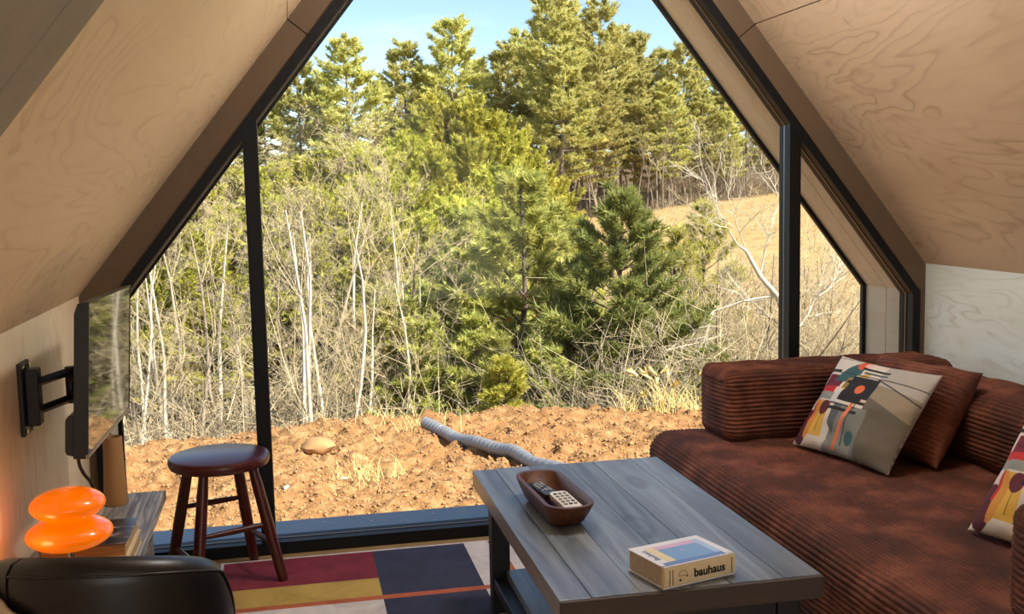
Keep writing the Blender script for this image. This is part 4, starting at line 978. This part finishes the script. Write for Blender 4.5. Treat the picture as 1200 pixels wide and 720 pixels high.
# ------------------------------------------------------------------ sofa
PITCH = .0150
def cord_block(name, wu, hv, L, r, amp, parent, mtx, seed, endr=.035):
    """Ribbed upholstered block: profile in (u, v), v up, ribs run along the length axis."""
    half = []                                              # right half of the profile, bottom centre to top centre
    def arc(cx_, cy_, a0, a1, n): return [(cx_ + r * math.cos(a0 + (a1 - a0) * k / n), cy_ + r * math.sin(a0 + (a1 - a0) * k / n)) for k in range(n + 1)]
    raw = [(0, 0), (wu / 2 - r, 0)] + arc(wu / 2 - r, r, -PI / 2, 0, 8)[1:] + arc(wu / 2 - r, hv - r, 0, PI / 2, 8) + [(0, hv)]
    raw = np.array(raw); sl = np.r_[0, np.cumsum(np.linalg.norm(np.diff(raw, axis=0), axis=1))]
    nr = int(round(sl[-1] / PITCH)); N = nr * 6 + 1; s = np.linspace(0, sl[-1], N)
    P = np.stack([np.interp(s, sl, raw[:, 0]), np.interp(s, sl, raw[:, 1])], 1)
    tan = np.gradient(P, axis=0); nrm = np.stack([tan[:, 1], -tan[:, 0]], 1); nrm /= np.linalg.norm(nrm, axis=1, keepdims=True)
    ph = s / sl[-1] * nr; rib = np.abs(np.sin(PI * ph)) ** .7 - .7
    st = []                                                # stations: (offset along length, inset, fraction of rib)
    for k in range(7): th = PI / 2 * k / 6; st.append((-L / 2 + endr * (1 - math.sin(th)), endr * (1 - math.cos(th))))
    st = sorted(st) ; mids = np.linspace(-L / 2 + endr, L / 2 - endr, max(8, int(L / .03)))[1:-1]
    A = [(t, i) for t, i in st]; A = sorted(A, key=lambda q: q[0])
    A = [(-L / 2 + endr * (1 - math.sin(PI / 2 * k / 6)), endr * (1 - math.cos(PI / 2 * k / 6))) for k in range(6, -1, -1)]
    A = [(t, endr - (endr - i) if False else i) for t, i in A]
    front_st = [(-L / 2 + endr - endr * math.cos(PI / 2 * k / 6), endr * (1 - math.sin(PI / 2 * k / 6))) for k in range(7)]
    stations = front_st + [(t, 0) for t in mids] + [(-t, i) for t, i in front_st[::-1]]
    rg = np.random.default_rng(seed); V = []
    cen = np.array([0, hv / 2])
    full_uv = np.concatenate([P, (P * [-1, 1])[::-1][1:-1]]); full_n = np.concatenate([nrm, (nrm * [-1, 1])[::-1][1:-1]]); full_rib = np.concatenate([rib, rib[::-1][1:-1]]); M_ = len(full_uv)
    for t, ins in stations:
        wob = np.array([mnoise.noise(Vector((t * 9, u * 9 + seed, v * 9))) for u, v in full_uv[::6]]); wob = np.interp(np.arange(M_), np.arange(0, M_, 6), wob)
        fine = rg.normal(0, .0006, M_)
        q = full_uv + full_n * (amp * full_rib + .007 * wob + fine - ins)[:, None]
        V.append(np.column_stack([q[:, 0], np.full(M_, t), q[:, 1]]))
    ns = len(stations); V = np.concatenate(V); idx = np.arange(ns * M_).reshape(ns, M_); j2 = np.roll(np.arange(M_), -1)
    F = [np.stack([idx[:-1, :], idx[1:, :], idx[1:, j2], idx[:-1, j2]], -1).reshape(-1, 4)]
    nv = len(V); extra = []
    for e, sgn in ((0, -1), (ns - 1, 1)):                   # end caps: ladder of ribs between mirrored profile points
        base = idx[e]; R_ = base[:N]; L_ = np.r_[base[0], base[N:][::-1], base[N - 1]]
        L_ = np.array([base[0]] + [base[M_ - i] for i in range(1, N - 1)] + [base[N - 1]])
        nc = 10; cols = [R_]
        for c in range(1, nc):
            f = c / nc; pts = V[R_] * (1 - f) + V[L_] * f; bul = .012 * math.sin(PI * f)
            zz = np.linspace(0, 1, N); pts[:, 1] += sgn * (bul * np.sin(PI * np.clip(zz, 0, 1)) + amp * rib * min(1, 4 * math.sin(PI * f)) + rg.normal(0, .0006, N))
            extra.append(pts); cols.append(np.arange(nv, nv + N)); nv += N
        cols.append(L_)
        for a, b in zip(cols, cols[1:]):
            F.append(np.stack([a[:-1], a[1:], b[1:], b[:-1]], -1))
    V = np.concatenate([V] + extra); F = np.concatenate(F)
    o = np_obj(name, V, F, 'cord', parent, True)
    bm = bmesh.new(); bm.from_mesh(o.data); bmesh.ops.remove_doubles(bm, verts=bm.verts, dist=1e-6)
    bmesh.ops.recalc_face_normals(bm, faces=bm.faces); bm.to_mesh(o.data); bm.free()
    o.matrix_local = mtx; return o
SO = thing('sofa', 'low rust corduroy sofa with block arms along the right wall', 'sofa', (1.75, 2.75, 0))
def TR(x, y, z, rz=0): return Matrix.Translation((x - 1.75, y - 2.75, z)) @ Matrix.Rotation(rz, 4, 'Z')
cord_block('seat', .93, .375, 1.98, .075, .0072, SO, TR(1.74, 2.745, .02), 3)
cord_block('arm', .27, .255, .90, .045, .0070, SO, TR(1.93, 3.60, .388, PI / 2), 5)
cord_block('arm', .27, .255, .90, .045, .0070, SO, TR(1.87, 1.76, .388, PI / 2), 8)
bk_ = cord_block('backrest', .30, .245, 1.58, .08, .0070, SO, TR(2.22, 2.68, .388), 11)

# cushions
def pillow_grid(n, thick, fn_disp=None):
    u = np.linspace(-1, 1, n); U, Vv = np.meshgrid(u, u)
    prof = ((1 - np.abs(U) ** 2.6) * (1 - np.abs(Vv) ** 2.6)) ** .55
    pin = 1 - .055 * (1 - U ** 2) * np.abs(Vv) ** 3; pin2 = 1 - .055 * (1 - Vv ** 2) * np.abs(U) ** 3
    return U * pin2, Vv * pin, prof * thick
def cushion_mesh(n, w, h, thick, mat, name, parent, printed=None, rib=False, seed=0):
    X, Y, Zt = pillow_grid(n, thick)
    wr = (vnoise(X + 3, Y + 3, 2.6, 40 + seed) - .5) * .018 + (vnoise(X + 3, Y + 3, 6, 41 + seed) - .5) * .006
    e = np.clip(Zt / thick * 1.5, 0, 1)
    Zf = Zt + wr * e; Zb = -Zt * .9
    if rib:
        ph = np.abs(np.sin(PI * (Y * h / 2) / PITCH)) ** .7 - .6; Zf = Zf + .007 * ph * e; Zb = Zb - .007 * ph * e
    Vf = np.stack([X * w / 2, Y * h / 2, Zf], -1).reshape(-1, 3); Vb = np.stack([X * w / 2, Y * h / 2, Zb], -1).reshape(-1, 3)
    i = (np.arange(n - 1)[:, None] * n + np.arange(n - 1)[None]).ravel(); q = np.stack([i, i + 1, i + n + 1, i + n], 1)
    V = np.concatenate([Vf, Vb]); F = np.concatenate([q, q[:, ::-1] + n * n])
    o = np_obj(name, V, F, mat, parent, True)
    if printed is not None:
        ca = o.data.color_attributes.new('print', 'FLOAT_COLOR', 'POINT')
        c = printed((X + 1) / 2, (Y + 1) / 2).reshape(-1, 4); back = np.tile(np.array(srgb(196, 186, 172)), (n * n, 1))
        ca.data.foreach_set('color', np.concatenate([c, back]).astype(np.float32).ravel())
    bm = bmesh.new(); bm.from_mesh(o.data); bmesh.ops.remove_doubles(bm, verts=bm.verts, dist=1e-5); bm.to_mesh(o.data); bm.free()
    return o
def abstract(u, v):
    C = np.zeros(u.shape + (4,)); C[:] = srgb(218, 210, 200)
    def put(m, c): C[m] = srgb(*c)
    R = lambda a, b, c, d: (u > a) & (u < b) & (v > c) & (v < d)
    E = lambda a, b, ra, rb: ((u - a) / ra) ** 2 + ((v - b) / rb) ** 2 < 1
    sk_ = u + .10 * (v - .5)
    put(sk_ > .60 + .0 * v, (150, 136, 116)); put((sk_ > .60) & (v < .60 - .35 * (u - .6)), (104, 96, 84)); put((sk_ > .60) & (v > .80 - .1 * u), (178, 172, 164))
    put((np.abs(v - (.80 - .33 * (u - .55))) < .006) & (u > .55), (30, 28, 28))
    put((u > .36 + .10 * v) & (u < .66) & (v < .47), (122, 126, 122))
    put(((u - .62) ** 2 + (v + .05) ** 2 < .30 ** 2) & (v < .2) & (u < .62), (140, 142, 136))
    put(R(.34, .42, .10, .46) & (u + v > .6), (92, 96, 96))
    put(E(.072, .19, .085, .18), (84, 26, 44)); put(R(.115, .30, .12, .47), (222, 176, 76)); put(E(.13, .28, .06, .2) & (u > .115), (212, 146, 62)); put(R(.098, .122, .24, .48), (196, 44, 44))
    put(E(.24, .40, .058, .075), (96, 30, 44)); put(R(.0, .27, .485, .57), (142, 146, 142)); put(R(.05, .25, .565, .64), (196, 40, 44)); put(R(.07, .27, .63, .77), (112, 28, 50)); put(np.abs(v - .70 - .02 * np.sin(u * 40)) + 10 * (u > .27) + 10 * (u < .07) < .006, (60, 14, 28))
    put(R(.27, .33, .47, .64), (206, 204, 202))
    a = np.hypot(u - .62, v - .55); put((a > .36) & (a < .50) & (u < .38) & (v > .70), (52, 96, 100)); put((a > .28) & (a < .34) & (u < .47) & (v > .62), (216, 168, 86)); put(R(.29, .33, .64, .76), (150, 120, 60))
    put(R(-.1, .16, .80, .832), (28, 28, 32)); put(R(.30, .33, .70, .73), (30, 30, 30))
    put(E(.345, .92, .05, .062), (224, 92, 58)); put(R(.36, .43, .9, .97), (226, 190, 190))
    put(R(.33, .60, .50, .785), (30, 30, 36)); put(E(.475, .65, .038, .05), (226, 112, 68)); put(R(.55, .60, .53, .56), (214, 196, 170))
    put(R(.36, .63, .868, .892), (24, 24, 28)); put(R(.40, .64, .826, .846), (70, 96, 104)); put(np.abs(v - .80) < .005, (60, 60, 60))
    put(R(.27, .58, .395, .425), (26, 26, 30)); put(R(.27, .54, .45, .468), (50, 50, 54))
    put((np.abs(u - (.49 - .10 * (.5 - v) ** 2 * 2)) < .017) & (v > .05) & (v < .50), (226, 126, 84)); put(E(.585, .18, .045, .062), (58, 98, 104))
    put((np.abs(u - .235) < .004) & (v > .16) & (v < .33), (60, 40, 30)); put((np.abs(u - .52) < .004) & (v > .1) & (v < .5), (60, 60, 60))
    put((np.abs(v - .965) < .004) & (u < .6), (90, 90, 90))
    return C
def cushion_frame(BL, u, v):
    u = Vector(u).normalized(); v = Vector(v); v = (v - u * v.dot(u)).normalized(); n = u.cross(v); m = Matrix.Identity(4)
    for i in range(3): m[i][0] = u[i]; m[i][1] = v[i]; m[i][2] = n[i]
    m.translation = BL; return m
def place_cushion(root, BL, u, v, w, h): m = cushion_frame(BL, u, v); m.translation = Vector(BL) + m.col[0].xyz * (w / 2) + m.col[1].xyz * (h / 2); root.matrix_world = m
p1 = thing('throw_pillow', 'abstract print pillow leaning on the rust cushion at the far end of the sofa', 'pillow')
o = cushion_mesh(190, .46, .36, .055, 'print', 'printed_cover', p1, abstract, seed=1)
place_cushion(p1, (1.668, 3.345, .405), (.09, -.44, .0), (.20, .04, .28), .46, .36)
p2 = copy_tree(p1); p2['label'] = 'abstract print pillow half hidden behind the near arm of the sofa'
place_cushion(p2, (1.672, 2.375, .405), (.09, -.44, 0), (.20, .04, .28), .46, .36)
p3 = thing('throw_pillow', 'plain rust corduroy cushion leaning between print pillow and sofa back', 'pillow')
cushion_mesh(150, .46, .34, .085, 'cord', 'corduroy_cover', p3, None, True, 3)
place_cushion(p3, (1.86, 3.37, .405), (.08, -.44, 0), (.17, .035, .28), .46, .34)
